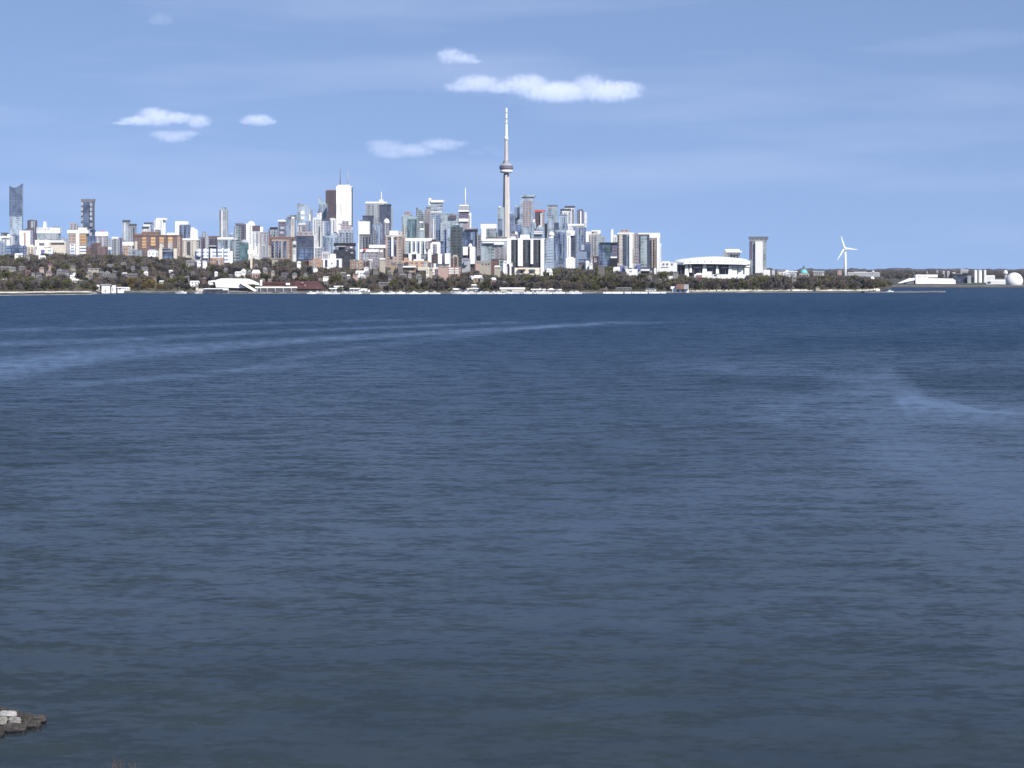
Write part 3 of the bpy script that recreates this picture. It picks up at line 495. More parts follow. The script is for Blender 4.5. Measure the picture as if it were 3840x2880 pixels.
B('broad flat-topped blue grey tower with a dark violet corner cap', 1634, 1720, 803, 5900, 'gglass', [('corner_cap', 1684, 1711, 808, 821, 'purpleroof', 'b'), ('dark_left', 1636, 1651, 806, 950, 'nglass'), ('roof_edge', 1645, 1714, 800, 804, 'gglass', 'R'), ('pale_front', 1654, 1688, 833, 870, 'steel', 'b'), ('mid_band', 1690, 1716, 830, 834, 'steel')], rat=.4)
B('tower with white rounded crown, dark belts and a leaning white mast', 1718, 1761, 806, 6300, 'pgrey', [('crown', 1720, 1758, 772, 788, 'palegrey', 'R'), ('crown_top', 1722, 1756, 768, 773, 'snow', 'r'), ('white_belt', 1720, 1757, 788, 794, 'snow', 'R'), ('dark_belt', 1721, 1757, 794, 800, 'black', 'r'), ('dark_glass', 1722, 1756, 800, 820, 'purple'), ('white_belt', 1718, 1757, 820, 831, 'snow', 'b'), ('mast', 1741, 1746, 704, 770, 'snow', 'm'), ('lower_glass', 1724, 1736, 835, 870, 'gglass')], rat=.5)
B('narrow bright strip of a tower right of the leaning mast tower', 1757, 1768, 797, 6600, 'white', [('base_step', 1758, 1766, 846, 858, 'snow', 'b')])
B('navy glass tower with one bright column of lit balconies', 1640, 1703, 862, 5000, 'nglass', [('bright_column', 1675, 1689, 852, 955, 'pglass', 'b'), ('balcony', 1676, 1688, 870, 876, 'snow', 'b'), ('balcony', 1676, 1688, 896, 902, 'snow', 'b'), ('balcony', 1676, 1688, 926, 931, 'snow', 'b'), ('pale_left', 1652, 1664, 836, 905, 'steel', 'b')])
B('dark green grid-fronted tower left of the black framed blue tower', 1690, 1736, 852, 4800, 'dgreen', [('upper_step', 1694, 1722, 844, 853, 'teal', 'r')])
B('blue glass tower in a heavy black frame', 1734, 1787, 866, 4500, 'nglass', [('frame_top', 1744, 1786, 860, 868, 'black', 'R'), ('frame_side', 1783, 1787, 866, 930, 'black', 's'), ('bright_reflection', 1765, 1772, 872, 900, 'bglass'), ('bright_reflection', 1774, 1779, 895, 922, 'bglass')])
B('twin white pillars with a dark gap in front of the black framed blue tower', 1738, 1783, 927, 3900, 'brown', [('pillar', 1738, 1755, 925, 957, 'snow', 'b'), ('pillar', 1763, 1781, 925, 990, 'snow', 'b'), ('roof_dome', 1754, 1770, 913, 926, 'snow', 'd')], name=AP, rat=.3)
B('dark grey slab right of the black framed blue tower', 1785, 1804, 878, 4700, 'grey', [('dark_base', 1786, 1802, 960, 985, 'black')])
B('long white-roofed complex with white frames over grey glass', 1519, 1635, 900, 4500, 'gglass', [('roof', 1520, 1618, 893, 904, 'snow', 'R')] + [('frame_post', x, x + 5, 903, 955, 'snow', 'b') for x in (1541, 1557, 1574, 1592)] + [('brown_front', 1595, 1612, 908, 935, 'pgrey', 'b'), ('red_sign', 1620, 1630, 898, 906, 'redroof', 'b')], name=LB, rat=.3)
B('white end block with a grey front right of the long white-roofed complex', 1614, 1652, 912, 4300, 'snow', [('grey_front', 1624, 1638, 916, 950, 'grey'), ('roof', 1618, 1648, 907, 913, 'snow', 'r')], name=LB)
B('black low-rise with white pillars and a white pyramid', 1511, 1604, 953, 3800, 'dark', [('pillar', 1533, 1544, 950, 982, 'snow', 'b'), ('pyramid', 1552, 1590, 972, 980, 'snow', 'b'), ('pyramid_top', 1562, 1578, 951, 973, 'snow', 'b'), ('roof_plant', 1544, 1560, 944, 952, 'snow', 'r'), ('wall_panel', 1575, 1598, 955, 972, 'grey')], name=LB, rat=.3)
B('white round turret beside the black low-rise with white pillars', 1604, 1618, 945, 3700, 'snow', [('dome', 1600, 1622, 934, 948, 'snow', 'd')], name=LB, rat=1)
B('pair of white stair towers over a white base', 1626, 1690, 988, 3600, 'snow', [('stair_tower', 1644, 1659, 952, 990, 'snow', 'b'), ('dark_gap', 1659, 1669, 953, 985, 'purple', 'b'), ('stair_tower', 1670, 1687, 950, 990, 'snow', 'b'), ('window', 1663, 1668, 970, 976, 'bluewall', 'b')], name=LB, rat=.3)
B('dark maroon block left of the pair of white stair towers', 1618, 1646, 955, 3800, 'brown', [('roof', 1622, 1640, 951, 956, 'dkgrey', 'r')], name=LB)
B('long orange peach terrace below the black low-rise with white pillars', 1505, 1606, 978, 3450, 'peach', [('upper_unit', 1514, 1530, 966, 979, 'peach', 'r'), ('dark_unit', 1520, 1530, 982, 996, 'dkgrey', 'b'), ('white_ledge', 1508, 1560, 997, 1003, 'snow', 'b'), ('lit_wall', 1568, 1604, 1000, 1014, 'creamwall', 'b')], name='apartment_row', cat='apartments', rat=.25)
B('red-brown block between the peach terrace and the pink block', 1570, 1625, 985, 3550, 'brick', [('roof_slab', 1574, 1612, 982, 986, 'peach', 'r')], name=LB, rat=.3)
B('cream dotted-window block beside a dark slot, left of the blank pink wall', 1598, 1645, 1004, 3150, 'cream', [('dark_slot', 1631, 1643, 1008, 1036, 'purple')] + bays(4, 1602, 1624, 1012, 1016, 'dkgrey', .4, 'window') + bays(4, 1602, 1624, 1021, 1025, 'dkgrey', .4, 'window'), name=LB, rat=.3, th=4)
B('blank pink wall block lowest on the slope in front of the framed towers', 1643, 1681, 999, 3050, 'pinkwall', [('roof_edge', 1644, 1679, 997, 1000, 'beige', 'R')], name=LB, rat=.4, th=4)
B('pink and white striped-window block right of the blank pink wall', 1677, 1729, 1001, 3250, 'pink', [('window_band', 1682, 1702, y, y + 4, 'snow') for y in (1006, 1014, 1022)] + [('window_band', 1706, 1720, y, y + 4, 'snow') for y in (1006, 1014, 1022)], name=LB, rat=.3, th=4)
B('brown grey block above the pink and white striped block', 1686, 1720, 962, 3700, 'tan', [('roof_plant', 1698, 1712, 956, 963, 'beige', 'r')], name=LB)
B('grey block with a pale blue arched front below the twin white pillars', 1732, 1764, 970, 3500, 'palegrey', [('arch', 1742, 1752, 978, 994, 'steel', 'b'), ('window_band', 1736, 1760, 973, 976, 'bluewall')], name=LB)
B('beige gabled hall right of the flat peach block', 1358, 1397, 976, 3450, 'tan', [('white_gable', 1380, 1394, 972, 982, 'snow', 'r')], name=LB)
B('slim blue glass tower filling the gap between the big wavy tower and the red-topped one', 1990, 2010, 836, 5950, 'pglass')
B('grey blue slab between the white framed block and the navy reflecting frame tower', 1764, 1792, 856, 5650, 'bglass')
B('narrow grey tower behind the white framed block', 1836, 1866, 868, 5750, 'grey')
B('pale slim tower peeking out left of the black framed blue tower', 1706, 1724, 842, 5500, 'pglass')
B('blue slim tower left of the tower with the white central line', 2150, 2168, 846, 5850, 'bglass')
B('pale grey tower low behind the blue grey tower with the recessed strip', 1938, 1962, 826, 6000, 'gglass')
B('thin blue slab behind the white head of the white shaft', 2110, 2130, 838, 5500, 'bglass')
B('misty pale tower low behind the violet block with a white ball', 756, 776, 872, 6300, 'lgrey')
B('misty blue tower low between the slim tall tower and the light green one', 858, 876, 878, 6300, 'bglass')
B('misty pale tower low right of the pale seamed tower base', 402, 416, 896, 6300, 'lgrey')
B('misty grey tower low beside the tower with bulging balconies', 226, 250, 892, 6300, 'pglass')
# --- round the communications tower
B('white framed block stepping down left of the communications tower', 1803, 1860, 856, 4600, 'lgrey', [('top_band', 1804, 1858, 840, 857, 'snow', 'R'), ('white_side', 1806, 1823, 856, 905, 'snow', 'b'), ('balcony_field', 1824, 1856, 866, 892, 'gglass')], name=LB)
B('long white balcony slab below the white framed block', 1805, 1903, 900, 4200, 'gglass', [('roof_band', 1808, 1902, 895, 904, 'snow', 'R'), ('second_band', 1812, 1856, 908, 912, 'snow', 'b'), ('white_wing', 1854, 1890, 908, 918, 'snow', 'b'), ('dark_line', 1820, 1898, 890, 895, 'purpleroof', 'r')] + bays(4, 1856, 1898, 925, 972, 'pgrey', .6), name=AP, rat=.3)
B('teal and blue glass tower partly hidden by the communications tower', 1866, 1892, 777, 6300, 'gglass', [('lower_dark', 1868, 1884, 820, 885, 'bglass'), ('dark_corner', 1869, 1884, 862, 884, 'nglass')])
B('bluish tower just right of the communications tower shaft', 1911, 1932, 801, 6300, 'bglass', [('step', 1914, 1928, 795, 802, 'pglass', 'r')])
B('blue grey tower with a dark recessed strip left of the big wavy tower', 1928, 1951, 776, 6500, 'bglass', [('dark_strip', 1940, 1949, 778, 870, 'navy'), ('cap', 1931, 1948, 770, 777, 'pglass', 'r'), ('dark_window', 1938, 1950, 842, 862, 'navy')])
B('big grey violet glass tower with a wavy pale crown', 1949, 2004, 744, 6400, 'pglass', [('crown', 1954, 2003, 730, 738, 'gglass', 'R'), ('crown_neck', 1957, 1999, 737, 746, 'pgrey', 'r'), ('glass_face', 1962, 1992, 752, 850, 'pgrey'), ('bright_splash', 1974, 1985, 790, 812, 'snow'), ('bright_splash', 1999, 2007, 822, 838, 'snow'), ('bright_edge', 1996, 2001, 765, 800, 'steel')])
B('dark blue mid-rise at the foot of the tower with the recessed strip', 1932, 1954, 842, 5600, 'nglass')
e = B('maroon tower under construction with a bright red top and crane', 2006, 2031, 794, 6600, 'brown', [('red_top', 2005, 2041, 787, 794, 'red', 'R'), ('core', 2032, 2041, 792, 850, 'pgrey', 'b'), ('white_strip', 2028, 2032, 800, 850, 'snow', 'b')])
s_ = 6600 / F; m = MB(); m.box(-1.2, 1.2, -1, 1, Z(790, 6600) - e.location.z - 4, Z(756, 6600) - e.location.z)
m.tube([(-16 * s_, 0, Z(764, 6600) - e.location.z), (2 * s_, 0, Z(759, 6600) - e.location.z), (30 * s_, 0, Z(765, 6600) - e.location.z)], [1.1, 1.3, .8], 4); m.build('crane', 'palegrey', e)
B('pale green tower in a grey outline frame right of the red-topped tower', 2051, 2091, 775, 6300, 'gglass', [('frame_top', 2053, 2088, 768, 776, 'midgrey', 'r'), ('pale_face', 2058, 2080, 781, 860, 'pglass'), ('white_lid', 2056, 2082, 776, 788, 'lgrey')])
B('shorter white tower with a dark cap and violet left edge', 2101, 2141, 789, 6000, 'white', [('cap', 2103, 2137, 783, 790, 'dkgrey', 'R'), ('violet_edge', 2101, 2108, 790, 830, 'purple')])
B('taller white tower with a dark cap right behind the shorter white one', 2118, 2156, 778, 6300, 'white', [('cap', 2119, 2152, 772, 779, 'dkgrey', 'R'), ('balcony_strip', 2146, 2153, 785, 850, 'lgrey')])
B('blue green glass tower in front of the two dark-capped white towers', 2097, 2128, 806, 5700, 'pglass', [('cap', 2099, 2124, 804, 808, 'grey', 'R')])
B('small dark tower between the framed tower and the blue green tower', 2078, 2096, 835, 5900, 'navy')
B('violet grey tower with a bright white central line', 2164, 2189, 789, 6300, 'purple', [('line', 2176, 2181, 792, 845, 'snow', 'b'), ('cap', 2169, 2184, 784, 790, 'midgrey', 'r')])
B('thin white sliver of a tower right of the tower with the white line', 2192, 2201, 795, 6500, 'white')
B('white and pale teal banded building left of the thin black slab', 2003, 2040, 856, 5000, 'pglass', [('white_band', 2004, 2036, y, y + 4, 'snow', 'b') for y in (868, 874)] + [('upper_step', 2014, 2036, 850, 858, 'gglass', 'r'), ('stack', 2020, 2026, 845, 852, 'snow', 'r')], name=LB)
B('thin black slab behind the white pillared apartment block', 2042, 2052, 838, 5200, 'black')
B('big apartment block of tall dark panels between white pillars', 1902, 2041, 898, 4000, 'dark', [('roof_edge', 1903, 2040, 895, 899, 'conc_w', 'R'), ('pillar', 1902, 1917, 893, 990, 'snow', 'b'), ('pillar', 1943, 1961, 893, 998, 'snow', 'b'), ('pillar', 1990.5, 2000, 896, 990, 'snow', 'b'), ('pillar', 2028, 2040, 894, 1036, 'snow', 'b'), ('penthouse', 1951, 1985, 880, 896, 'snow', 'r'), ('penthouse', 1913, 1933, 886, 896, 'white', 'r'), ('water_tank', 1929, 1941, 868, 880, 'snow', 'd')] + [('balcony_column', x, x + 9, 902, 985, 'dgreen', 'f') for x in (1926, 1970, 2010)], name=AP, rat=.22, th=4)
B('cluster of mechanical blocks above the left end of the pillared apartment', 1912, 1944, 876, 4500, 'pgrey', [('roof_plant', 1918, 1930, 870, 877, 'dkgrey', 'r')], name=LB)
B('small white block right below the communications tower foot', 1888, 1903, 1000, 3300, 'snow', [('window', 1892, 1896, 1008, 1014, 'palegrey')], name=LB, th=4)
B('cream low-rise with dark windows under the pillared apartment block', 1930, 2026, 1004, 3500, 'cream', [('balcony', 1944, 1972, 1008, 1012, 'yellowwall', 'b'), ('dark_recess', 1952, 1960, 1014, 1024, 'dkgrey'), ('dark_recess', 1985, 2006, 1010, 1024, 'dgreen')], name=LB, rat=.3)
B('slim white stair shaft below the first pillar of the apartment block', 1911, 1918, 996, 3350, 'snow', [('cap', 1909, 1922, 985, 998, 'white', 'r')], name=LB, rat=.8)
B('pale glass tower with fine horizontal lines right of the pillared block', 2043, 2078, 893, 4500, 'pglass', [('roof_dome', 2054, 2078, 868, 884, 'snow', 'd'), ('neck', 2060, 2074, 880, 894, 'snow', 'r')] + [('floor_line', 2045, 2074, y, y + 1.6, 'steel') for y in range(905, 985, 11)])
B('blotchy blue glass tower before the pair of dark-capped white towers', 2076, 2123, 870, 4700, 'bglass', [('upper_step', 2082, 2116, 862, 871, 'pglass', 'r')])
B('white shaft topped by a wider white head, dark slab at its side', 2125, 2160, 880, 4900, 'navy', [('shaft', 2127, 2141, 872, 975, 'snow', 'b'), ('head', 2126, 2154, 864, 884, 'snow', 'b'), ('shaft_line', 2132, 2134, 890, 970, 'palegrey', 'b')])
B('plain white house-like block at the top of the wood', 2122, 2158, 968, 3700, 'snow', [('roof', 2130, 2148, 964, 969, 'snow', 'r')], name=LB)
B('glass tower with a white roof slab reaching left', 2158, 2200, 852, 5000, 'bglass', [('roof_slab', 2128, 2188, 839, 846, 'snow', 'r'), ('roof_plant', 2160, 2186, 846, 853, 'tan', 'r'), ('bright_top', 2176, 2186, 864, 880, 'gglass')])
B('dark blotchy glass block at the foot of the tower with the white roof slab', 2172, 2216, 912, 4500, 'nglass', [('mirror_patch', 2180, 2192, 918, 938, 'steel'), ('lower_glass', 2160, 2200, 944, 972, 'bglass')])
B('white slanting frame block over a beige grey front', 2198, 2253, 876, 5000, 'beige', [('frame_side', 2198, 2209, 876, 908, 'snow', 'b'), ('frame_top', 2198, 2240, 868, 884, 'snow', 'r'), ('frame_peak', 2218, 2250, 863, 876, 'snow', 'r'), ('front', 2211, 2249, 884, 960, 'lgrey')])
B('pale blue distant block right of the white slanting frame', 2246, 2270, 885, 6200, 'steel')
B('wide dark teal glass block with a black roof band', 2244, 2320, 914, 4400, 'nglass', [('roof_band', 2250, 2316, 909, 916, 'black', 'R'), ('mauve_panel', 2296, 2314, 922, 958, 'purple'), ('white_band', 2292, 2314, 962, 968, 'snow', 'b'), ('black_base', 2290, 2316, 969, 998, 'black', 'b'), ('pale_facet', 2272, 2290, 920, 970, 'teal')], name='office_building', rat=.3)
B('small maroon block at the top of the wood left of the dark teal glass block', 2223, 2246, 961, 3900, 'brown', [('window', 2228, 2238, 968, 985, 'pgrey')], name=LB)
B('slim white pointed tower above the dark teal glass block', 2291, 2301, 866, 5800, 'snow', [('spire', 2293, 2299, 859, 867, 'snow', 'r')])
B('low white block right of the slim white pointed tower', 2300, 2316, 884, 5700, 'white')
B('apartment block of beige columns and dark and green glass bays', 2316, 2379, 878, 4100, 'beige', [('roof_slab', 2318, 2374, 872, 879, 'conc_w', 'R'), ('penthouse', 2327, 2358, 862, 873, 'tan', 'r'), ('dark_bay', 2337, 2350, 880, 998, 'navy'), ('green_bay', 2351, 2360, 882, 1000, 'gglass'), ('white_column', 2362, 2372, 878, 1005, 'snow', 'b'), ('dark_bay', 2317, 2321, 880, 985, 'dark')], name=AP, rat=.3)
B('mauve concrete bay joining the beige block and the green glass bay', 2372, 2398, 877, 4250, 'pgrey', [('red_mast', 2386, 2388, 868, 878, 'red', 'm'), ('dark_edge', 2373, 2377, 880, 985, 'dark')], name=LB)
B('green glass bay in a dark frame, part of the right end group', 2396, 2440, 878, 4150, 'navy', [('green_glass', 2403, 2427, 884, 1002, 'gglass'), ('roof_slab', 2397, 2440, 873, 879, 'snow', 'R'), ('base_slab', 2400, 2460, 1009, 1016, 'snow', 'b')], name=AP)
B('white framed apartment block at the right end of the dense towers', 2437, 2474, 890, 4050, 'beige', [('frame_top', 2438, 2472, 873, 892, 'snow', 'R'), ('frame_side', 2465, 2473, 888, 1035, 'snow', 'b'), ('column', 2446, 2451, 893, 1005, 'tan', 'b'), ('column', 2456, 2461, 893, 1005, 'tan', 'b'), ('stair_shaft', 2455, 2463, 1005, 1038, 'snow', 'b')], name=AP, rat=.4)
B('narrow pale slab behind the white framed end block', 2470, 2480, 913, 4600, 'marble')
B('low white building with round dark windows left of the stadium', 2477, 2540, 984, 3900, 'snow', [('round_window', x, x + 7, 987, 994, 'grey') for x in (2486, 2500, 2518)] + [('roof_bump', 2484, 2510, 980, 985, 'snow', 'r'), ('window_band', 2480, 2508, 1000, 1003, 'palegrey')], name=LB, rat=.3)
B('periwinkle blue box building below the apartment block of beige columns', 2325, 2356, 997, 3500, 'bluewall', [('pale_panel', 2344, 2354, 998, 1010, 'steel', 'b')], name=LB)
B('lilac box building below the green glass bay', 2376, 2403, 989, 3600, 'steel', [('lilac_side', 2390, 2402, 992, 1012, 'bluewall', 'b')], name=LB)
B('white rounded pavilion poking out of the wood under the lilac box', 2346, 2392, 1009, 3250, 'snow', [('lower_drum', 2360, 2388, 1022, 1034, 'snow', 'b'), ('shade_niche', 2362, 2372, 1014, 1020, 'palegrey')], name='pavilion', rat=.5)
B('low flat white roof left of the periwinkle blue box', 2300, 2327, 1003, 3500, 'snow', [('roof', 2304, 2322, 1001, 1004, 'snow', 'r')], name=LB)
B('thin low white shed on the wood edge right of the white rounded pavilion', 2493, 2524, 1035, 3200, 'snow', [('door', 2500, 2505, 1040, 1046, 'palegrey')], name='shed')
# --- right side
B('grey glass block with a white roof frame behind the stadium', 2722, 2776, 945, 4700, 'grey', [('frame_top', 2720, 2772, 934, 942, 'snow', 'r'), ('frame_lid', 2724, 2778, 941, 947, 'snow', 'R'), ('left_side', 2716, 2726, 940, 965, 'palegrey', 'b')], name=LB)
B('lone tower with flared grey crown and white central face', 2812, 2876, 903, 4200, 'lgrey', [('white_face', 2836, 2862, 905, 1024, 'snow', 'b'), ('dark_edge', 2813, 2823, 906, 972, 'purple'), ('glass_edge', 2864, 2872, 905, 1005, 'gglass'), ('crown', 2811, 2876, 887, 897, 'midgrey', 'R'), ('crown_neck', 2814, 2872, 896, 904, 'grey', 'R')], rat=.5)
B('tiny white shed cluster just right of the lone flared tower', 2864, 2889, 1014, 3900, 'snow', [('roof', 2866, 2886, 1012, 1015, 'snow', 'r')], name=LB)
B('small white cube left of the domed hall, first of three', 2895, 2906, 1016, 4000, 'white', [('roof', 2896, 2905, 1014, 1017, 'snow', 'r')], name=LB)
B('cream long house between white cubes left of the domed hall', 2917, 2944, 1017, 3950, 'cream', [('roof', 2918, 2942, 1014, 1018, 'palegrey', 'R')], name=LB)
B('white hall with an arched roof left of the green domed hall', 2940, 2989, 1019, 3800, 'white', [('arched_roof', 2942, 2960, 1013, 1022, 'snow', 'd'), ('roof', 2962, 2986, 1016, 1020, 'snow', 'R'), ('window_band', 2964, 2984, 1026, 1030, 'palegrey')], name=LB)
B('pale hall with a light green flat roof right of the green dome', 3053, 3092, 1020, 4000, 'beige', [('roof', 3052, 3088, 1015, 1021, 'gglass', 'R')] + bays(4, 3056, 3086, 1024, 1032, 'grey', .4, 'window'), name=LB)
B('pinkish far block beside the wind turbine tower', 3142, 3157, 1014, 5200, 'pinkwall', [('roof', 3144, 3155, 1012, 1015, 'brownroof', 'r')], name=LB)
B('long pale far building on the low shore right of the wind turbine', 3180, 3300, 1022, 6200, 'palegrey', [('roof', 3182, 3296, 1021, 1023, 'conc_w', 'R')], name=LB, rat=.1, th=1)
B('black box building on the right shore', 3578, 3632, 1030, 3700, 'navy', [('roof_edge', 3579, 3630, 1028, 1031, 'black', 'R'), ('side_panel', 3632, 3640, 1034, 1064, 'palegrey', 'b')], name=LB, rat=.5)
B('dark violet shed right of the black box building', 3636, 3667, 1033, 3900, 'purple', [('roof', 3638, 3664, 1030, 1034, 'purpleroof', 'r')], name=LB)
B('white low hall right of the white silos', 3693, 3733, 1036, 3900, 'snow', [('roof', 3696, 3730, 1032, 1037, 'snow', 'r')], name=LB)
B('flat white shed left of the white sphere', 3702, 3772, 1052, 3500, 'snow', [('step', 3714, 3768, 1048, 1053, 'snow', 'r'), ('doorway', 3708, 3718, 1056, 1062, 'dkgrey')], name=LB, rat=.3)
for i, (a, b_, y, nm_) in enumerate(((3475, 3480, 1020, 'thin pale chimney block above the left part of the white shore hall'), (3512, 3518, 1016, 'thin pale chimney block above the middle of the white shore hall'), (3535, 3544, 1019, 'first short pale block right of the chimney blocks'), (3552, 3562, 1020, 'second short pale block right of the chimney blocks'), (3604, 3632, 1013, 'pale grey distant hall behind the black box building'), (3572, 3584, 1023, 'low pale distant block just left of the black box building'))):
    B(nm_, a, b_, y, 4800 + 30 * i, 'palegrey', [('top', a + 1, b_ - 1.5, y - 2, y + .5, 'conc_w', 'r')], name=LB)
# ------------------------------------------------------------ communications tower
D = 7000.0; s = F / D; cx = 1898.5; g = ground(cx, D); e = empty('communications_tower', (X(cx, D), D, g), R(8))
def ysec(r, t, z, ph=R(-100)):
    out = []
    for k in range(3):
        a = ph + k * R(120); u = Vector((math.cos(a), math.sin(a))); n_ = Vector((-u.y, u.x)); am = a + R(60); q = Vector((math.cos(am), math.sin(am)))
        out += [(*(u * r - n_ * t), z), (*(u * r + n_ * t), z), (*(q * t * 1.5), z)]
    return out
zz = lambda y: Z(y, D) - g
rings = [ysec(r, t, z) for r, t, z in ((27, 4.2, 0), (21, 4.0, 35), (17.5, 3.8, 80), (14.8, 3.7, 140), (12.2, 3.6, 210), (10.6, 3.5, 270), (9.4, 3.4, zz(655)))]
MB().loft(rings).build('shaft', 'concrete', e)
MB().lathe([(8.2, zz(662)), (8.6, zz(648)), (11, zz(646))], 16).build('neck', 'dkgrey', e)
MB().lathe([(13, zz(648.5)), (20, zz(647)), (22, zz(643)), (22, zz(640.5)), (19.5, zz(636.5))], 28).build('radome', 'snow', e, True)
MB().lathe([(20, zz(637)), (23, zz(633)), (23.2, zz(622)), (21.5, zz(621))], 28).build('observation_deck', 'purple', e); od = bpy.data.objects['observation_deck']
MB().lathe([(23.4, zz(631.5)), (23.6, zz(629.5)), (23.4, zz(628))], 28).build('window_ring', 'midgrey', od)
MB().lathe([(21, zz(621)), (17, zz(616)), (12, zz(612)), (11, zz(606)), (7.5, zz(604))], 24).build('roof', 'lgrey', e)
MB().box(-9, -3, -9, -4, zz(612), zz(600)).box(2, 7, -8, -3, zz(612), zz(602)).build('roof_antennas', 'midgrey', e)
MB().lathe([(6.4, zz(606)), (5.9, zz(560)), (5.2, zz(524))], 6).build('upper_shaft', 'concrete', e)
MB().lathe([(6.4, zz(524)), (7.2, zz(521.5)), (7.2, zz(516)), (5.2, zz(512))], 20).build('sky_pod', 'snow', e, True)
MB().lathe([(5.0, zz(514)), (4.8, zz(468)), (3.8, zz(466))], 12).build('antenna', 'snow', e); an = bpy.data.objects['antenna']
for a, b_ in ((463, 448), (444, 425.5), (422, 405)):
    MB().lathe([(3.9, zz(a)), (3.9, zz(b_))], 10).build('antenna_section', 'snow', an)
for a, b_ in ((466, 463), (448, 444), (425.5, 422)): MB().lathe([(2.6, zz(a)), (2.6, zz(b_))], 10).build('antenna_joint', 'midgrey', an)
tag(e, 'very tall slender concrete tower with a round pod and long white antenna', 'tower')
# ------------------------------------------------------------ wind turbine
D = 4300.0; g = ground(3169, D) - 2; e = empty('wind_turbine', (X(3170, D), D, g)); zz = lambda y: Z(y, D) - g; q = D / F
MB().tube([(0, 0, 0), (0, 0, zz(985)), (0, 0, zz(934))], [3.3, 2.6, 1.9], 16).build('mast', 'snow', e, True)
MB().tube([(-1.4, 4, zz(931)), (-1.8, -1, zz(930.5)), (-2.2, -5, zz(930))], [1.8, 2.2, 1.7], 12).build('nacelle', 'snow', e, True)
MB().lathe([(0.3, -2.2), (1.5, -1.5), (2.0, 0), (1.7, 1.6)], 12).build('hub', 'snow', e, True, (-2.3, -6.6, zz(930)))
for tx, ty in ((3152, 886), (3213, 936), (3138.5, 974)):
    hx, hz = -2.3, zz(930); ex, ez = (tx - 3170) * q, zz(ty); dx, dz = ex - hx, ez - hz; ln = math.hypot(dx, dz); ux, uz = dx / ln, dz / ln; px_, pz_ = -uz, ux
    poly = []
    for t_, w0, w1 in ((.0, -.9, .9), (.18, -1.9, 1.5), (.5, -1.5, 1.2), (1, -.55, .5)): poly.append((t_, w0, w1))
    pts = [(hx + ux * ln * t_ + px_ * a, hz + uz * ln * t_ + pz_ * a) for t_, a, b_ in poly] + [(hx + ux * ln * t_ + px_ * b_, hz + uz * ln * t_ + pz_ * b_) for t_, a, b_ in reversed(poly)]
    MB().prism(pts, -7.3, -6.7).build('blade', 'snow', e)
tag(e, 'white three-bladed wind turbine standing behind the low wood', 'wind turbine')
# ------------------------------------------------------------ stadium
D = 3900.0; q = D / F; g = ground(2690, D) - 1; e = empty('stadium', (X(2684, D), D + 90, g)); zz = lambda y: Z(y, D) - g; lx = lambda p_: (p_ - 2684) * q
top = [(2537, 989), (2541, 981), (2552, 974), (2580, 969), (2630, 963.5), (2680, 961), (2710, 960.5), (2750, 963), (2790, 966.5), (2820, 971), (2831, 979), (2834, 987)]
bot = [(2834, 989), (2800, 987.5), (2700, 986), (2600, 985), (2545, 986)]
m = MB(); rg = []
for yk, k, dz_ in ((-60, .8, -7), (-30, .96, -1.5), (10, 1.0, 0), (50, .93, -2)):
    rg.append([(lx(a) * k, yk, (zz(b_) if i < len(top) else zz(b_)) + (dz_ if i < len(top) and 1 < i < len(top) - 2 else dz_ * .3)) for i, (a, b_) in enumerate(top + bot)])
rf = m.loft(rg).build('roof', 'snow', e, False)
for x in range(2570, 2830, 26):
    MB().box(lx(x) - .5, lx(x) + .5, -60.8, -58, zz(984), zz(977)).build('roof_seam', 'palegrey', rf)
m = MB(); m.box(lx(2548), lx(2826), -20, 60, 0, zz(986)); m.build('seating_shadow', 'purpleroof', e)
m = MB(); m.box(lx(2596), lx(2752), -34, -18, 0, zz(1000)); m.build('lower_stand', 'purple', e)
m = MB(); m.box(lx(2752), lx(2826), -44, -18, 0, zz(1003)).box(lx(2756), lx(2826), -46, -22, zz(1001), zz(996)); m.build('end_stand', 'snow', e)
for a, b_, y0, y1 in ((2574, 2590, 985, 1032), (2592, 2602, 988, 1016), (2640, 2660, 990, 1028), (2692, 2704, 996, 1020), (2738, 2756, 996, 1036)):
    m = MB(); m.box(lx(a), lx(b_), -52, -34, zz(y1 + 6), zz(y0), .55); m.build('stair_tower', 'snow', e)
for x in range(2560, 2825, 24): MB().box(lx(x), lx(x + 2), -47, -45, 0, zz(986)).build('column', 'midgrey', e)
for x, y in ((2612, 1001), (2660, 998), (2716, 1001)): MB().box(lx(x), lx(x + 28), -40, -33, zz(y + 4), zz(y)).build('stand_rail', 'snow', e)
tag(e, 'wide stadium with an arched white roof over dark stands', 'stadium')
B('white terrace building stepping down in front of the stadium left part', 2605, 2672, 1028, 3650, 'snow', [('brick_panel', 2614, 2634, 1032, 1044, 'tileroof', 'b'), ('gabled_top', 2640, 2668, 1018, 1029, 'snow', 'r'), ('roof_bump', 2612, 2630, 1024, 1029, 'snow', 'r')], name=LB, rat=.3)
B('long white terrace building in front of the stadium right part', 2674, 2798, 1029, 3600, 'snow', [('gabled_top', 2734, 2764, 1014, 1030, 'snow', 'r'), ('dark_opening', 2680, 2690, 1030, 1035, 'dkgrey'), ('tail', 2768, 2796, 1034, 1046, 'snow', 'b')], name=LB, rat=.2, th=3)
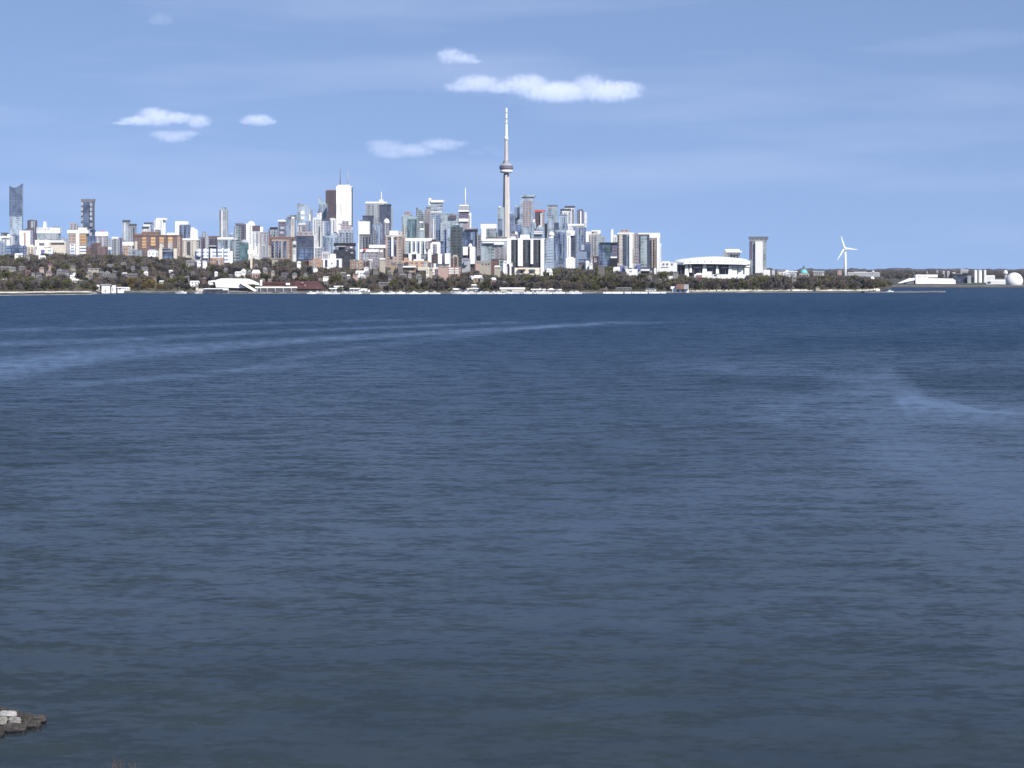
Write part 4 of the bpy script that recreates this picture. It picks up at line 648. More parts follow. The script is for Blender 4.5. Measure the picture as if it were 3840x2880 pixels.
# ------------------------------------------------------------ domed hall
D = 3950.0; q = D / F; g = ground(3017, D); e = empty('domed_hall', (X(3017, D), D + 10, g)); zz = lambda y: Z(y, D) - g
MB().box(-9.5, 9.5, -8, 8, 0, zz(1026)).build('wall', 'tan', e)
MB().lathe([(8.0 * math.cos(R(a)), zz(1027) + (zz(1008.5) - zz(1027)) * math.sin(R(a))) for a in (0, 15, 30, 45, 60, 75, 88)], 20).build('dome', 'copper', e, True)
MB().lathe([(2.0, zz(1010)), (2.0, zz(1000)), (1.1, zz(998)), (.2, zz(993))], 10).build('lantern', 'midgrey', e)
for x in (-8, -4, 0, 4): MB().box(x, x + 2, -8.6, -7.8, 1, zz(1030)).build('window', 'windowglass', e)
tag(e, 'hall with a turquoise copper dome and small dark lantern', 'hall')
# water-tower like white ball on a post
D = 3700.0; g = ground(3274, D); e = empty('beacon', (X(3274, D), D, g)); zz = lambda y: Z(y, D) - g
MB().tube([(0, 0, 0), (0, 0, zz(1017))], [1.0, .8], 8).build('post', 'palegrey', e); MB().lathe([(0.6, zz(1019)), (2.6, zz(1018.5)), (2.2, zz(1016)), (.4, zz(1015))], 12).build('cap', 'snow', e)
MB().lathe([(4.2 * math.cos(R(a)), zz(1047) + 5 * math.sin(R(a))) for a in (0, 20, 45, 70, 86)], 14, (-2, -3)).build('dome', 'snow', e, True)
tag(e, 'post rising from a small white dome right of the wind turbine', 'beacon')
# ------------------------------------------------------------ right shore: white hall, silos, sphere
D = 3560.0; q = D / F; g = ground(3500, D) - .5; e = empty('exhibition_hall', (X(3500, D), D + 15, g)); zz = lambda y: Z(y, D) - g; lx = lambda p_: (p_ - 3500) * q
MB().prism([(lx(3434), 0), (lx(3584), 0), (lx(3584), zz(1052)), (lx(3574), zz(1045)), (lx(3434), zz(1042))], -14, 14).build('main_hall', 'snow', e)
MB().box(lx(3436), lx(3520), -9, 13, zz(1043) - .5, zz(1030), .97).build('upper_hall', 'snow', e)
MB().box(lx(3482), lx(3572), -11, 12, zz(1045), zz(1040)).build('dark_roof', 'black', e)
MB().prism([(lx(3368), zz(1062)), (lx(3378), zz(1062)), (lx(3436), zz(1050)), (lx(3436), zz(1043)), (lx(3412), zz(1043))], -12, -6).build('ramp', 'snow', e)
MB().box(lx(3400), lx(3436), -10, 8, 0, zz(1050)).build('side_room', 'midgrey', e)
for x in (3446, 3466): MB().box(lx(x), lx(x + 12), -9.6, -8.8, zz(1040), zz(1036)).build('window', 'palegrey', e)
tag(e, 'long white shore hall with a sloping ramp at its left end', 'hall')
for i, (a, b_, y, lb) in enumerate(((3652, 3664, 1016, 'left white silo of three by the right shore'), (3667, 3682, 1016, 'middle white silo of three, the broadest one'), (3688, 3698, 1016, 'right white silo of three by the right shore'))):
    D = 3800.0 + 12 * i; g = ground(3680, D); r = (b_ - a) / 2 * D / F; e = empty('silo', (X((a + b_) / 2, D), D, g)); h = Z(y, D) - g
    MB().lathe([(r, 0), (r, h)], 14).build('barrel', 'snow', e); MB().lathe([(r * 1.06, h), (r * 1.06, h + .8), (r * .3, h + 1.8)], 14).build('lid', 'conc_w', e); tag(e, lb, 'silo', 'white silos on the right shore')
D = 3350.0; r = 32 * D / F; e = empty('sphere_theatre', (X(3808, D), D + 8, ground(3808, D)))
g = e.location.z; zc = Z(1054, D) - g
m = MB(); m.lathe([(r * math.cos(R(a)), zc + r * math.sin(R(a))) for a in range(-60, 90, 12)] + [(0.4, zc + r)], 28); m.build('shell', 'snow', e, True)
MB().lathe([(r * .6, -1), (r * .56, zc - r * .8)], 16).build('base', 'palegrey', e)
tag(e, 'big white sphere building at the right edge of the picture', 'building')
D = 3900.0; r = 8 * D / F; e = empty('small_dome', (X(3771, D), D, ground(3771, D))); g = e.location.z
MB().lathe([(r * .75, 0), (r * .75, Z(1026, D) - g)], 12).build('drum', 'palegrey', e); MB().lathe([(r * 1.1 * math.cos(R(a)), Z(1027, D) - g + 7 * math.sin(R(a))) for a in (0, 20, 45, 65, 85)], 14).build('dome', 'snow', e, True)
tag(e, 'small white domed tower above the flat white shed near the sphere', 'tower')
# low grey spit with rocks
def spit(i, j):
    t_ = i / 59; px = 3250 + (3562 - 3250) * t_; D0 = CAMH * F / (1098 - 1.5 * t_ - HY); half = 14 * math.sin(math.pi * min(1, max(.02, t_)) ** .6) + 2
    k = (-1, -.6, 0, .6, 1)[j]; return (X(px, D0), D0 + k * half * 3 + 30, (-.6, .9, 1.5, .9, -.6)[j] + random.uniform(-.2, .3))
o = ribbon('breakwater_bank', 5, 60, spit, M['wet_stone'], False)
# ------------------------------------------------------------ big white pavilion on the shore
D = 2480.0; q = D / F; g = 1.6; e = empty('bathing_pavilion', (X(870, D), D + 30, g)); zz = lambda y: Z(y, D) - g; lx = lambda p_: (p_ - 870) * q
MB().prism([(lx(803), zz(1078)), (lx(914), zz(1081)), (lx(908), zz(1066)), (lx(946), zz(1066)), (lx(962), zz(1070)), (lx(955), zz(1061)), (lx(928), zz(1050)), (lx(912), zz(1045.5)), (lx(820), zz(1044.5)), (lx(800), zz(1051)), (lx(799), zz(1058))], -14, 10).build('roof', 'snow', e)
MB().prism([(lx(900), zz(1066)), (lx(914), zz(1063)), (lx(962), zz(1091)), (lx(950), zz(1094))], -19, -14.2).build('ramp', 'snow', e)
MB().prism([(lx(894), zz(1064)), (lx(900), zz(1064.5)), (lx(950), zz(1094)), (lx(938), zz(1093))], -18, -14.4).build('ramp_side', 'black', [c for c in e.children if c.name.startswith('ramp')][0])
MB().box(lx(806), lx(912), -11, 9, -1, zz(1078.6)).build('lower_wall', 'dkgrey', e)
MB().box(lx(780), lx(800), -4, 6, zz(1058), zz(1052)).build('side_canopy', 'snow', e)
tag(e, 'big plain white shore pavilion with a steep dark-edged ramp', 'pavilion')
B('low cream terrace along the water below the big white pavilion', 745, 856, 1082, 2440, 'beige', [('white_rail', 765, 852, 1081, 1084, 'snow', 'b'), ('end_tower', 735, 744, 1078, 1090, 'creamwall', 'b'), ('boat_store', 835, 856, 1083, 1088, 'snow', 'b')], name='terrace', rat=.12, th=2, base=0.5)
B('low red-roofed row behind the long white canopy', 962, 1104, 1066, 2520, 'brickwall', [('roof', 962, 1100, 1056, 1067, 'redroof', 'R'), ('white_post', 975, 983, 1050, 1071, 'snow', 'b'), ('white_box', 1071, 1086, 1061, 1069, 'snow', 'b')], name=LB, rat=.15, th=2, base=1)
B('long white canopy along the water right of the pavilion ramp', 962, 1112, 1079, 2475, 'dkgrey', [('canopy', 960, 1110, 1075, 1080, 'snow', 'R')] + [('post', x, x + 3, 1080, 1094, 'palegrey', 'b') for x in (964, 975, 1000, 1030, 1060, 1090)], name='canopy', rat=.08, th=1, base=1)
D = 2530.0; q = D / F; e = empty('boathouse', (X(1150, D), D + 20, 1.5)); zz = lambda y: Z(y, D) - 1.5; lx = lambda p_: (p_ - 1150) * q
MB().loft([[(lx(1095), -14, zz(1084)), (lx(1214), -14, zz(1084)), (lx(1214), 14, zz(1084)), (lx(1095), 14, zz(1084))], [(lx(1102), -2, zz(1054)), (lx(1186), -2, zz(1054)), (lx(1186), 2, zz(1054)), (lx(1102), 2, zz(1054))]]).build('roof', 'redroof', e); br = e.children[0]
MB().box(lx(1098), lx(1210), -12, 12, -1, zz(1084) + .1).build('wall', 'brickwall', e)
for x, y in ((1128, 1058), (1139, 1068)): MB().box(lx(x), lx(x + 5), -10, -2, zz(y + 5), zz(y)).build('dormer', 'pinkwall', br)
tag(e, 'boathouse with a huge maroon hipped roof by the water', 'boathouse')
B('long low white building with a raised white roof right of the maroon roof', 1240, 1346, 1083, 2480, 'palegrey', [('roof', 1236, 1346, 1080, 1084, 'snow', 'R'), ('upper_roof', 1251, 1308, 1072, 1075, 'snow', 'r'), ('upper_wall', 1256, 1304, 1075, 1081, 'palegrey', 'r')] + bays(7, 1246, 1340, 1086, 1091, 'windowglass', .5, 'window'), name=LB, rat=.15, th=2, base=1)
B('long white clubhouse with a full-length roof below the communications tower', 1878, 1966, 1084, 2480, 'creamwall', [('roof', 1877, 1966, 1078, 1085, 'snow', 'R'), ('recess', 1902, 1920, 1085, 1091, 'dkgrey')], name='clubhouse', rat=.15, th=2, base=1)
B('white clubhouse with uneven white roofs right of the long one', 1996, 2046, 1087, 2490, 'snow', [('roof', 1994, 2044, 1083, 1088, 'conc_w', 'R'), ('window_band', 2004, 2034, 1090, 1092, 'windowglass'), ('gable', 2024, 2036, 1079, 1084, 'snow', 'r')], name='clubhouse', rat=.2, th=3, base=1)
B('white clubhouse with a stepped roof left of the bare shore wood', 2058, 2106, 1087, 2500, 'palegrey', [('roof', 2056, 2104, 1084, 1088, 'snow', 'R'), ('upper', 2060, 2074, 1081, 1085, 'snow', 'r')], name='clubhouse', rat=.2, th=3, base=1)
B('white boat shed with a grey recess left of the long low shore wall', 1345, 1387, 1087, 2470, 'snow', [('roof', 1352, 1376, 1082, 1088, 'snow', 'r'), ('recess', 1354, 1368, 1090, 1094, 'midgrey')], name='boat_shed', rat=.3, th=3, base=.8)
B('white low clubhouse with long flat roof right of the dark conifer', 1688, 1758, 1086, 2480, 'palegrey', [('roof', 1686, 1756, 1081, 1087, 'snow', 'R'), ('recess', 1700, 1712, 1089, 1094, 'dkgrey')], name='clubhouse', rat=.2, th=2, base=1)
B('white low roofed shelter between the flat clubhouse and the long clubhouse', 1766, 1808, 1083, 2490, 'palegrey', [('roof', 1764, 1808, 1080, 1084, 'snow', 'R')], name='shelter', rat=.2, th=2, base=1)
B('orange red brick shore house with white ground floor', 2522, 2584, 1082, 2480, 'snow', [('brick_upper', 2538, 2567, 1067, 1084, 'tileroof', 'b'), ('grey_upper', 2567, 2583, 1067, 1084, 'palegrey', 'b'), ('roof', 2538, 2583, 1065, 1068, 'tileroof', 'r'), ('white_wing', 2516, 2536, 1074, 1082, 'snow', 'r'), ('door', 2540, 2547, 1086, 1094, 'windowglass'), ('door', 2560, 2565, 1086, 1094, 'windowglass')], name='shore_house', cat='house', rat=.3, th=3, base=1)
B('bright white shore house with a small red-brown roof line at the left beach', 380, 412, 1070, 2420, 'snow', [('roof', 379, 411, 1066, 1070, 'palegrey', 'R'), ('brown_line', 398, 411, 1066, 1068, 'brownroof', 'r'), ('door', 392, 397, 1085, 1094, 'palegrey')], name='shore_house', cat='house', rat=.5, base=1)
B('small white shore hut just right of the bright white shore house', 417, 434, 1076, 2430, 'snow', [('roof', 419, 433, 1070, 1077, 'snow', 'r'), ('door', 422, 425, 1080, 1088, 'palegrey')], name='shore_house', cat='house', base=1)
B('low white shore hut, rightmost of the three at the left beach', 440, 464, 1079, 2440, 'snow', [('roof', 440, 462, 1076, 1080, 'conc_w', 'R'), ('window', 446, 452, 1081, 1084, 'windowglass')], name='shore_house', cat='house', base=1)
B('tiny white kiosk left of the bright white shore house', 361, 373, 1070, 2460, 'snow', [('roof', 362, 371, 1068, 1071, 'conc_w', 'r')], name='kiosk', base=1)
# ------------------------------------------------------------ words that place small things beside big ones
LM = [(60, 'the slant-topped tower'), (178, 'the white block with a chimney'), (288, 'the apartment with blue balconies'), (335, 'the bulging tower'), (380, 'the brown gabled building'), (430, 'the pale seamed tower'),
      (480, 'the greenish white tower'), (540, 'the left half of the brick slab'), (627, 'the dark slab with cream piers'), (690, 'the framed grey tower'), (765, 'the white terraces'), (837, 'the slim tall tower'),
      (865, 'the big white pavilion'), (940, 'the round-topped white tower'), (1000, 'the dark-capped grey block'), (1050, 'the red-brown frame'), (1140, 'the big black block'), (1190, 'the tall slotted tower'), (1243, 'the white block with arches'),
      (1290, 'the white marble tower'), (1345, 'the plain white square tower'), (1425, 'the needle mast tower'), (1480, 'the tan stepped tower'), (1545, 'the black low-rise with pillars'), (1610, 'the white turret'), (1662, 'the blank pink wall'),
      (1705, 'the striped pink block'), (1760, 'the twin white pillars'), (1830, 'the white framed block'), (1898, 'the communications tower'), (1970, 'the pillared apartment block'), (2035, 'the long fourth pillar'), (2060, 'the fine-lined glass tower'), (2100, 'the blotchy blue tower'),
      (2140, 'the white house-like block'), (2180, 'the tower with a white roof slab'), (2225, 'the white slanting frame'), (2282, 'the dark teal block'), (2345, 'the beige columned block'), (2418, 'the green glass bay'), (2465, 'the white framed end block'),
      (2508, 'the low round-windowed building'), (2560, 'the stadium left end'), (2640, 'the stadium left half'), (2740, 'the stadium right half'), (2845, 'the lone flared tower'), (2930, 'the small white cubes'), (3017, 'the turquoise dome'), (3072, 'the green-roofed hall'),
      (3169, 'the wind turbine'), (3274, 'the domed beacon'), (3400, 'the hall ramp')]
def near(px): return min(LM, key=lambda a: abs(a[0] - px))[1]
PENDING = []
def later(o, base, px, py, cat, group):
    PENDING.append((o, base, px, py, cat, group))
ORD = ['first', 'second', 'third', 'fourth', 'fifth', 'sixth', 'seventh', 'eighth', 'ninth', 'tenth', 'eleventh', 'twelfth']
def rowword(py): return 'above' if False else ('by the shore' if py > 1084 else 'low down' if py > 1062 else 'halfway up' if py > 1035 else 'high up' if py > 1000 else 'topmost')
def settle():
    d = {}
    for p_ in PENDING:
        o, base, px, py, cat, group = p_
        d.setdefault((base, rowword(py), near(px)), []).append(p_)
    for (base, rw, nr), L_ in d.items():
        L_.sort(key=lambda a: a[2])
        for i, (o, _, px, py, cat, group) in enumerate(L_):
            tail = '' if len(L_) == 1 else (', leftmost' if i == 0 else ', rightmost' if i == len(L_) - 1 else f', {ORD[min(i, 11)]} from left')
            tag(o, f'{base} {rw} below {nr}{tail}', cat, group)
# ------------------------------------------------------------ small houses among the trees
KEEP = []      # stretches of the picture that trees must leave open: x0, x1, y0, y1, distance
def house(px, py, wpx, hpx, D, wall, roof, base, side=False, cat='house', name='house'):
    hpx = min(hpx, wpx * 1.25)
    q = D / F; w_ = wpx * q; h = hpx * q; z1 = Z(py, D); g = min(ground(px, D) - 1, z1 - h - 1)
    az = math.atan2(X(px, D), D); e = empty(name, (X(px, D), D + 5, g), -az + R(random.uniform(-12, 12))); H = z1 - g; rh = h * .38
    hw_ = MB().box(-w_ / 2, w_ / 2, -5, 5, 0, H - rh).build('wall', wall, e)
    m = MB()
    if side: m.prism([(-w_ / 2 - .4, H - rh - .1), (w_ / 2 + .4, H - rh - .1), (0, H)], -5.5, 5.5)
    else: m.loft([[(-w_ / 2 - .4, -5.6, H - rh), (w_ / 2 + .4, -5.6, H - rh), (w_ / 2 + .4, 5.6, H - rh), (-w_ / 2 - .4, 5.6, H - rh)], [(-w_ / 2 + 1, -.3, H), (w_ / 2 - 1, -.3, H), (w_ / 2 - 1, .3, H), (-w_ / 2 + 1, .3, H)]])
    m.build('roof', roof, e)
    for k in (-.28, .05, .3): MB().box(w_ * k, w_ * k + w_ * .13, -5.15, -4.9, H - rh - h * .42, H - rh - h * .16).build('window', 'windowglass', hw_)
    later(e, base, px, py, cat, 'houses among the trees'); KEEP.append((px - wpx / 2, px + wpx / 2, py, py + hpx * .75, D)); return e
random.seed(11)
plain('housewhite', (0.48, 0.47, 0.45), .8, .1); plain('housepale', (0.22, 0.215, 0.215), .8, .2); plain('housecream', (0.34, 0.31, 0.26), .8, .15)
HM = {'palegrey': 'housepale', 'creamwall': 'housecream', 'pinkwall': 'pinkwall'}
WN = {'snow': 'white', 'creamwall': 'cream', 'brickwall': 'brick', 'greywall': 'grey', 'yellowwall': 'tan', 'pinkwall': 'pinkish', 'palegrey': 'pale grey'}
RN = {'snow': 'white', 'midgrey': 'grey', 'brownroof': 'brown', 'purpleroof': 'dark', 'palegrey': 'pale', 'tileroof': 'red-brown', 'dkgrey': 'black'}
def hh(px, py, wpx, hpx, wall, roof, side=False):
    D = lerp([(950, 3500), (1000, 3150), (1040, 2850), (1070, 2640), (1095, 2500)], py + hpx * .6)
    house(px, py, wpx, hpx, D, HM.get(wall, wall), HM.get(roof, roof), f'{WN[wall]} {RN[roof]}-roofed house', side)
for a in [(68, 950, 30, 12, 'snow', 'snow'), (155, 958, 26, 13, 'snow', 'snow'), (95, 954, 22, 10, 'palegrey', 'palegrey'), (20, 999, 46, 11, 'greywall', 'palegrey'), (45, 1001, 22, 13, 'palegrey', 'palegrey'), (88, 998, 40, 9, 'greywall', 'palegrey'), (12, 1043, 22, 7, 'snow', 'snow'),
          (105, 1012, 26, 18, 'brickwall', 'brownroof'), (142, 1020, 20, 24, 'palegrey', 'dkgrey'), (120, 1022, 12, 22, 'creamwall', 'midgrey'), (222, 1008, 20, 34, 'palegrey', 'midgrey'), (245, 1010, 24, 18, 'palegrey', 'purpleroof'), (275, 1012, 20, 14, 'greywall', 'palegrey'),
          (276, 1022, 14, 20, 'snow', 'snow', True), (272, 1031, 26, 13, 'snow', 'snow'), (281, 1046, 24, 14, 'creamwall', 'snow'), (300, 1050, 16, 10, 'greywall', 'palegrey'), (350, 1006, 50, 10, 'creamwall', 'palegrey'), (330, 1018, 22, 20, 'yellowwall', 'midgrey'), (377, 1017, 20, 20, 'greywall', 'midgrey'),
          (399, 1016, 28, 24, 'palegrey', 'palegrey', True), (425, 1015, 22, 12, 'greywall', 'midgrey'), (461, 984, 20, 8, 'palegrey', 'palegrey'), (412, 990, 22, 7, 'palegrey', 'palegrey'), (465, 1022, 18, 9, 'palegrey', 'snow'), (497, 997, 12, 34, 'palegrey', 'midgrey'), (496, 1026, 34, 10, 'greywall', 'palegrey'),
          (538, 1000, 30, 12, 'palegrey', 'midgrey'), (545, 1018, 16, 14, 'snow', 'snow'), (638, 1012, 14, 10, 'snow', 'snow'), (645, 1026, 14, 10, 'palegrey', 'palegrey'), (604, 1052, 20, 10, 'creamwall', 'snow'), (728, 1053, 36, 13, 'snow', 'snow'), (788, 1053, 20, 9, 'snow', 'snow'), (474, 1077, 22, 12, 'snow', 'snow'),
          (712, 976, 30, 12, 'palegrey', 'palegrey'), (742, 978, 14, 16, 'snow', 'snow'), (764, 978, 16, 7, 'snow', 'snow'), (700, 1035, 20, 10, 'greywall', 'palegrey'), (808, 1018, 12, 16, 'snow', 'snow'), (893, 1018, 26, 12, 'snow', 'snow'), (912, 1008, 18, 20, 'snow', 'snow', True), (933, 1013, 12, 26, 'palegrey', 'palegrey'),
          (959, 1012, 28, 34, 'pinkwall', 'snow'), (992, 1003, 16, 22, 'palegrey', 'palegrey'), (1022, 1014, 12, 36, 'creamwall', 'palegrey'), (1010, 1045, 16, 12, 'creamwall', 'pinkwall' if False else 'palegrey'), (845, 1005, 14, 24, 'palegrey', 'midgrey'), (862, 1028, 16, 14, 'greywall', 'midgrey'),
          (1065, 1022, 26, 16, 'greywall', 'purpleroof'), (1104, 1022, 12, 22, 'creamwall', 'midgrey'), (1145, 1025, 14, 18, 'creamwall', 'midgrey'), (1180, 1004, 16, 7, 'snow', 'snow'), (1222, 1037, 24, 8, 'snow', 'snow'), (1222, 1054, 22, 9, 'palegrey', 'palegrey'), (1120, 980, 14, 14, 'snow', 'snow'), (1030, 968, 20, 8, 'creamwall', 'palegrey'),
          (1285, 1020, 22, 14, 'greywall', 'palegrey'), (1305, 1030, 14, 12, 'palegrey', 'snow'), (1350, 1015, 34, 18, 'snow', 'snow'), (1357, 1028, 20, 14, 'snow', 'snow', True), (1375, 1016, 18, 18, 'palegrey', 'palegrey'), (1405, 1005, 18, 10, 'greywall', 'palegrey'), (1432, 968, 22, 12, 'creamwall', 'snow'), (1373, 1001, 14, 7, 'snow', 'snow'),
          (1460, 1014, 12, 14, 'palegrey', 'palegrey'), (1467, 1036, 20, 12, 'palegrey', 'purpleroof'), (1510, 1026, 24, 12, 'palegrey', 'palegrey'), (1535, 1027, 14, 16, 'creamwall', 'palegrey'), (1570, 1028, 16, 14, 'palegrey', 'palegrey'), (1574, 1043, 14, 9, 'palegrey', 'palegrey'), (1440, 1058, 44, 9, 'greywall', 'palegrey'), (1568, 1060, 20, 8, 'creamwall', 'palegrey'),
          (1500, 986, 18, 14, 'greywall', 'midgrey'), (1475, 984, 18, 14, 'tan' if False else 'yellowwall', 'midgrey'), (1795, 978, 26, 14, 'pinkwall', 'palegrey'), (1820, 978, 40, 20, 'creamwall', 'palegrey'), (1865, 996, 22, 14, 'creamwall', 'snow'), (1894, 978, 12, 12, 'snow', 'snow', True), (1792, 1032, 32, 26, 'yellowwall', 'snow'), (1769, 1034, 12, 8, 'snow', 'snow'),
          (1806, 1040, 14, 14, 'palegrey', 'palegrey'), (1850, 1041, 20, 20, 'pinkwall', 'snow'), (1889, 1055, 16, 9, 'palegrey', 'palegrey'), (1856, 970, 26, 10, 'brickwall', 'purpleroof'), (1777, 1066, 22, 12, 'palegrey', 'snow'), (2058, 1007, 20, 12, 'snow', 'snow'), (2066, 1014, 12, 18, 'snow', 'snow'), (2184, 982, 26, 14, 'greywall', 'purpleroof'),
          (2202, 978, 14, 24, 'snow', 'snow'), (2217, 988, 10, 9, 'snow', 'snow'), (2256, 996, 22, 7, 'greywall', 'palegrey'), (2270, 1076, 20, 9, 'palegrey', 'palegrey'), (2340, 1078, 60, 8, 'greywall', 'palegrey'), (2438, 1034, 14, 10, 'palegrey', 'palegrey'), (2442, 1082, 34, 10, 'snow', 'palegrey'), (2476, 1046, 10, 34, 'greywall', 'midgrey'),
          (2626, 1036, 14, 16, 'brickwall', 'tileroof'), (2535, 1018, 18, 8, 'palegrey', 'palegrey'), (3068, 1075, 14, 7, 'creamwall', 'palegrey'), (2980, 1036, 14, 14, 'palegrey', 'palegrey'), (1615, 1006, 12, 12, 'creamwall', 'palegrey')]:
    hh(*a)
for k in range(30):
    px = random.uniform(0, 1330) if k < 34 else random.uniform(1380, 1900); py = random.uniform(max(lerp(TREELINE, px) + 14, 985), 1048)
    if any(abs(px - (a + b) / 2) < 20 and abs(py - c) < 12 for a, b, c, d_, D_ in KEEP): continue
    hh(px, py, random.uniform(12, 22), random.uniform(10, 16), random.choice(['greywall', 'brickwall', 'greywall', 'yellowwall', 'palegrey', 'pinkwall']), random.choice(['midgrey', 'brownroof', 'purpleroof', 'midgrey', 'palegrey']), random.random() < .4)
for q_ in [(1598, 1645, 1004, 1032, 3150), (1643, 1681, 999, 1038, 3050), (1677, 1729, 1001, 1028, 3250), (2028, 2040, 990, 1034, 3990), (1888, 1903, 1000, 1018, 3300), (1910, 1922, 990, 1030, 3350), (1930, 2026, 1004, 1024, 3500), (2346, 2392, 1009, 1033, 3250), (2493, 2524, 1035, 1044, 3200),
           (1205, 1282, 955, 998, 3500), (1157, 1210, 970, 995, 3450), (1312, 1356, 975, 1005, 3500), (728, 872, 935, 975, 3600), (787, 839, 966, 990, 3450), (1505, 1606, 965, 1008, 3450), (931, 961, 937, 952, 3300), (938, 946, 950, 1000, 3300), (2122, 2158, 965, 1000, 3700), (2455, 2463, 1000, 1036, 4000),
           (2605, 2672, 1020, 1040, 3650), (2674, 2798, 1016, 1044, 3600), (2535, 2834, 985, 1030, 3900), (3165, 3175, 900, 1036, 4300), (3265, 3285, 1015, 1046, 3700), (3368, 3584, 1028, 1066, 3560), (3578, 3800, 1020, 1062, 3400), (2836, 2862, 1000, 1024, 4200), (594, 661, 934, 966, 3650),
           (797, 962, 1044, 1096, 2520), (735, 870, 1078, 1096, 2400), (960, 1112, 1052, 1094, 2540), (1095, 1200, 1054, 1092, 2580), (1236, 1346, 1072, 1096, 2450), (1878, 1966, 1078, 1096, 2440), (1996, 2106, 1080, 1096, 2450), (1345, 1387, 1082, 1096, 2440), (1686, 1808, 1080, 1096, 2440), (2516, 2584, 1065, 1096, 2440), (361, 464, 1067, 1096, 2400)]: KEEP.append(q_)
# ------------------------------------------------------------ trees
def foliage(name, c1, c2):
    m, n, p = pmat(name); t = N(n, 'ShaderNodeTexCoord'); z = N(n, 'ShaderNodeTexNoise'); z.inputs['Scale'].default_value = .5; z.inputs['Detail'].default_value = 2; L(n, t.outputs['Object'], z.inputs['Vector'])
    oi = N(n, 'ShaderNodeObjectInfo'); f = MATH(n, 'ADD', MATH(n, 'MULTIPLY', MATH(n, 'SUBTRACT', z.outputs[0], .4, True), 1.6), MATH(n, 'MULTIPLY', oi.outputs['Random'], .75), True)
    L(n, MIXC(n, f, c1, c2), p.inputs['Base Color']); p.inputs['Roughness'].default_value = .95; p.inputs['Specular IOR Level'].default_value = .1; MATS[name] = m; return m
foliage('twig_brown', (0.026, 0.022, 0.018), (0.145, 0.121, 0.098)); foliage('twig_grey', (0.023, 0.021, 0.021), (0.125, 0.112, 0.106)); foliage('bud_green', (0.05, 0.05, 0.026), (0.10, 0.10, 0.042))
foliage('willow_gold', (0.09, 0.07, 0.03), (0.17, 0.13, 0.052)); foliage('conifer', (0.012, 0.02, 0.014), (0.03, 0.045, 0.03)); plain('bark', (0.09, 0.075, 0.065), .95, .3, 1.0)
def crown_mesh(name, mat, h, r, seed, n=520, conifer=False):
    """twigs as slim blades in clumps that fill the crown and leave gaps"""
    rd = random.Random(seed); b = MB(); cl = []
    for k in range(12):
        a = rd.uniform(0, 6.28); u = rd.uniform(.25, 1) ** .6
        if conifer: zc = h * (.12 + .85 * k / 12); rr = r * (1 - k / 13) * .8; cl.append((rr * math.cos(a) * .3, rr * math.sin(a) * .3, zc, rr + .6))
        else:
            zc = h * rd.uniform(.36, .86); rad = r * u * math.sqrt(max(.1, 1 - ((zc / h - .55) / .42) ** 2)) * .7; cl.append((rad * math.cos(a), rad * math.sin(a), zc, r * rd.uniform(.3, .5)))
    for k in range(n):
        cx_, cy_, cz_, cr = cl[k % 12]; d = Vector((rd.gauss(0, 1), rd.gauss(0, 1), rd.gauss(0, .85))).normalized() * cr * rd.uniform(.35, 1.0) ** .7
        c = Vector((cx_, cy_, cz_)) + d; up = (d.normalized() + Vector((0, 0, .7)) + Vector((rd.gauss(0, .35), rd.gauss(0, .35), 0))).normalized(); sd_ = up.orthogonal().normalized()
        sd_.rotate(__import__('mathutils').Quaternion(up, rd.uniform(0, 6.28))); ln = rd.uniform(.5, 1.15) * r * .22; wd = rd.uniform(.14, .34) * r * .22
        i = len(b.v); b.v += [tuple(c - up * ln - sd_ * wd), tuple(c - up * ln + sd_ * wd * .6), tuple(c + up * ln + sd_ * wd), tuple(c + up * ln * .8 - sd_ * wd)]; b.f.append((i, i + 1, i + 2, i + 3))
    me = bpy.data.meshes.new(name); me.from_pydata(b.v, [], b.f); me.materials.append(M[mat]); return me, b
def trunk_mesh(h, r, seed):
    rd = random.Random(seed); b = MB(); b.tube([(0, 0, -1.5), (.1, 0, h * .3), (rd.uniform(-.3, .3), .2, h * .8)], [.32, .24, .07], 5)
    for k in range(5):
        a = k * 1.26 + rd.uniform(-.3, .3); z0 = h * rd.uniform(.25, .45); b.tube([(0, 0, z0), (r * .4 * math.cos(a), r * .4 * math.sin(a), z0 + h * .16), (r * .75 * math.cos(a), r * .75 * math.sin(a), z0 + h * .36)], [.14, .09, .03], 4)
    me = bpy.data.meshes.new('trunk'); me.from_pydata(b.v, [], b.f); me.materials.append(M['bark']); return me
KINDS_ = {'brown': ('twig_brown', 'bare brown tree'), 'grey': ('twig_grey', 'bare grey tree'), 'green': ('bud_green', 'budding olive green tree'), 'gold': ('willow_gold', 'golden willow'), 'dark': ('conifer', 'dark evergreen')}
PROTO = {}
for kd, (mt, _) in KINDS_.items():
    for v in range(4):
        h = 12.0; r = (5.8, 6.6, 5.2, 6.2)[v] if kd != 'dark' else 3.6
        me, mb_ = crown_mesh('crown', mt, h, r, hash((len(kd), v)) & 255 if False else len(kd) * 17 + v * 5 + ord(kd[0]), 520, kd == 'dark' and v % 2 == 0); PROTO[kd, v] = (me, trunk_mesh(h, r, v), mb_, r)
random.seed(5); cand = []
def kind_at(px, py):
    u = random.random()
    if py > 1035 and (430 < px < 600 and u < .75 or 370 < px < 470 and py < 1065 and u < .5): return 'gold'
    if py > 1040 and 110 < px < 380 and u < .4 or 1980 < px < 2320 and py < 1050 and u < .5 or 2860 < px < 2930 and u < .5: return 'green'
    if u < .2: return 'green'
    if u < .24: return 'dark'
    return 'brown' if u < .7 else 'grey'
KEEP += [(3180, 3300, 1020, 1032, 6200), (3142, 3157, 1012, 1030, 5200)]
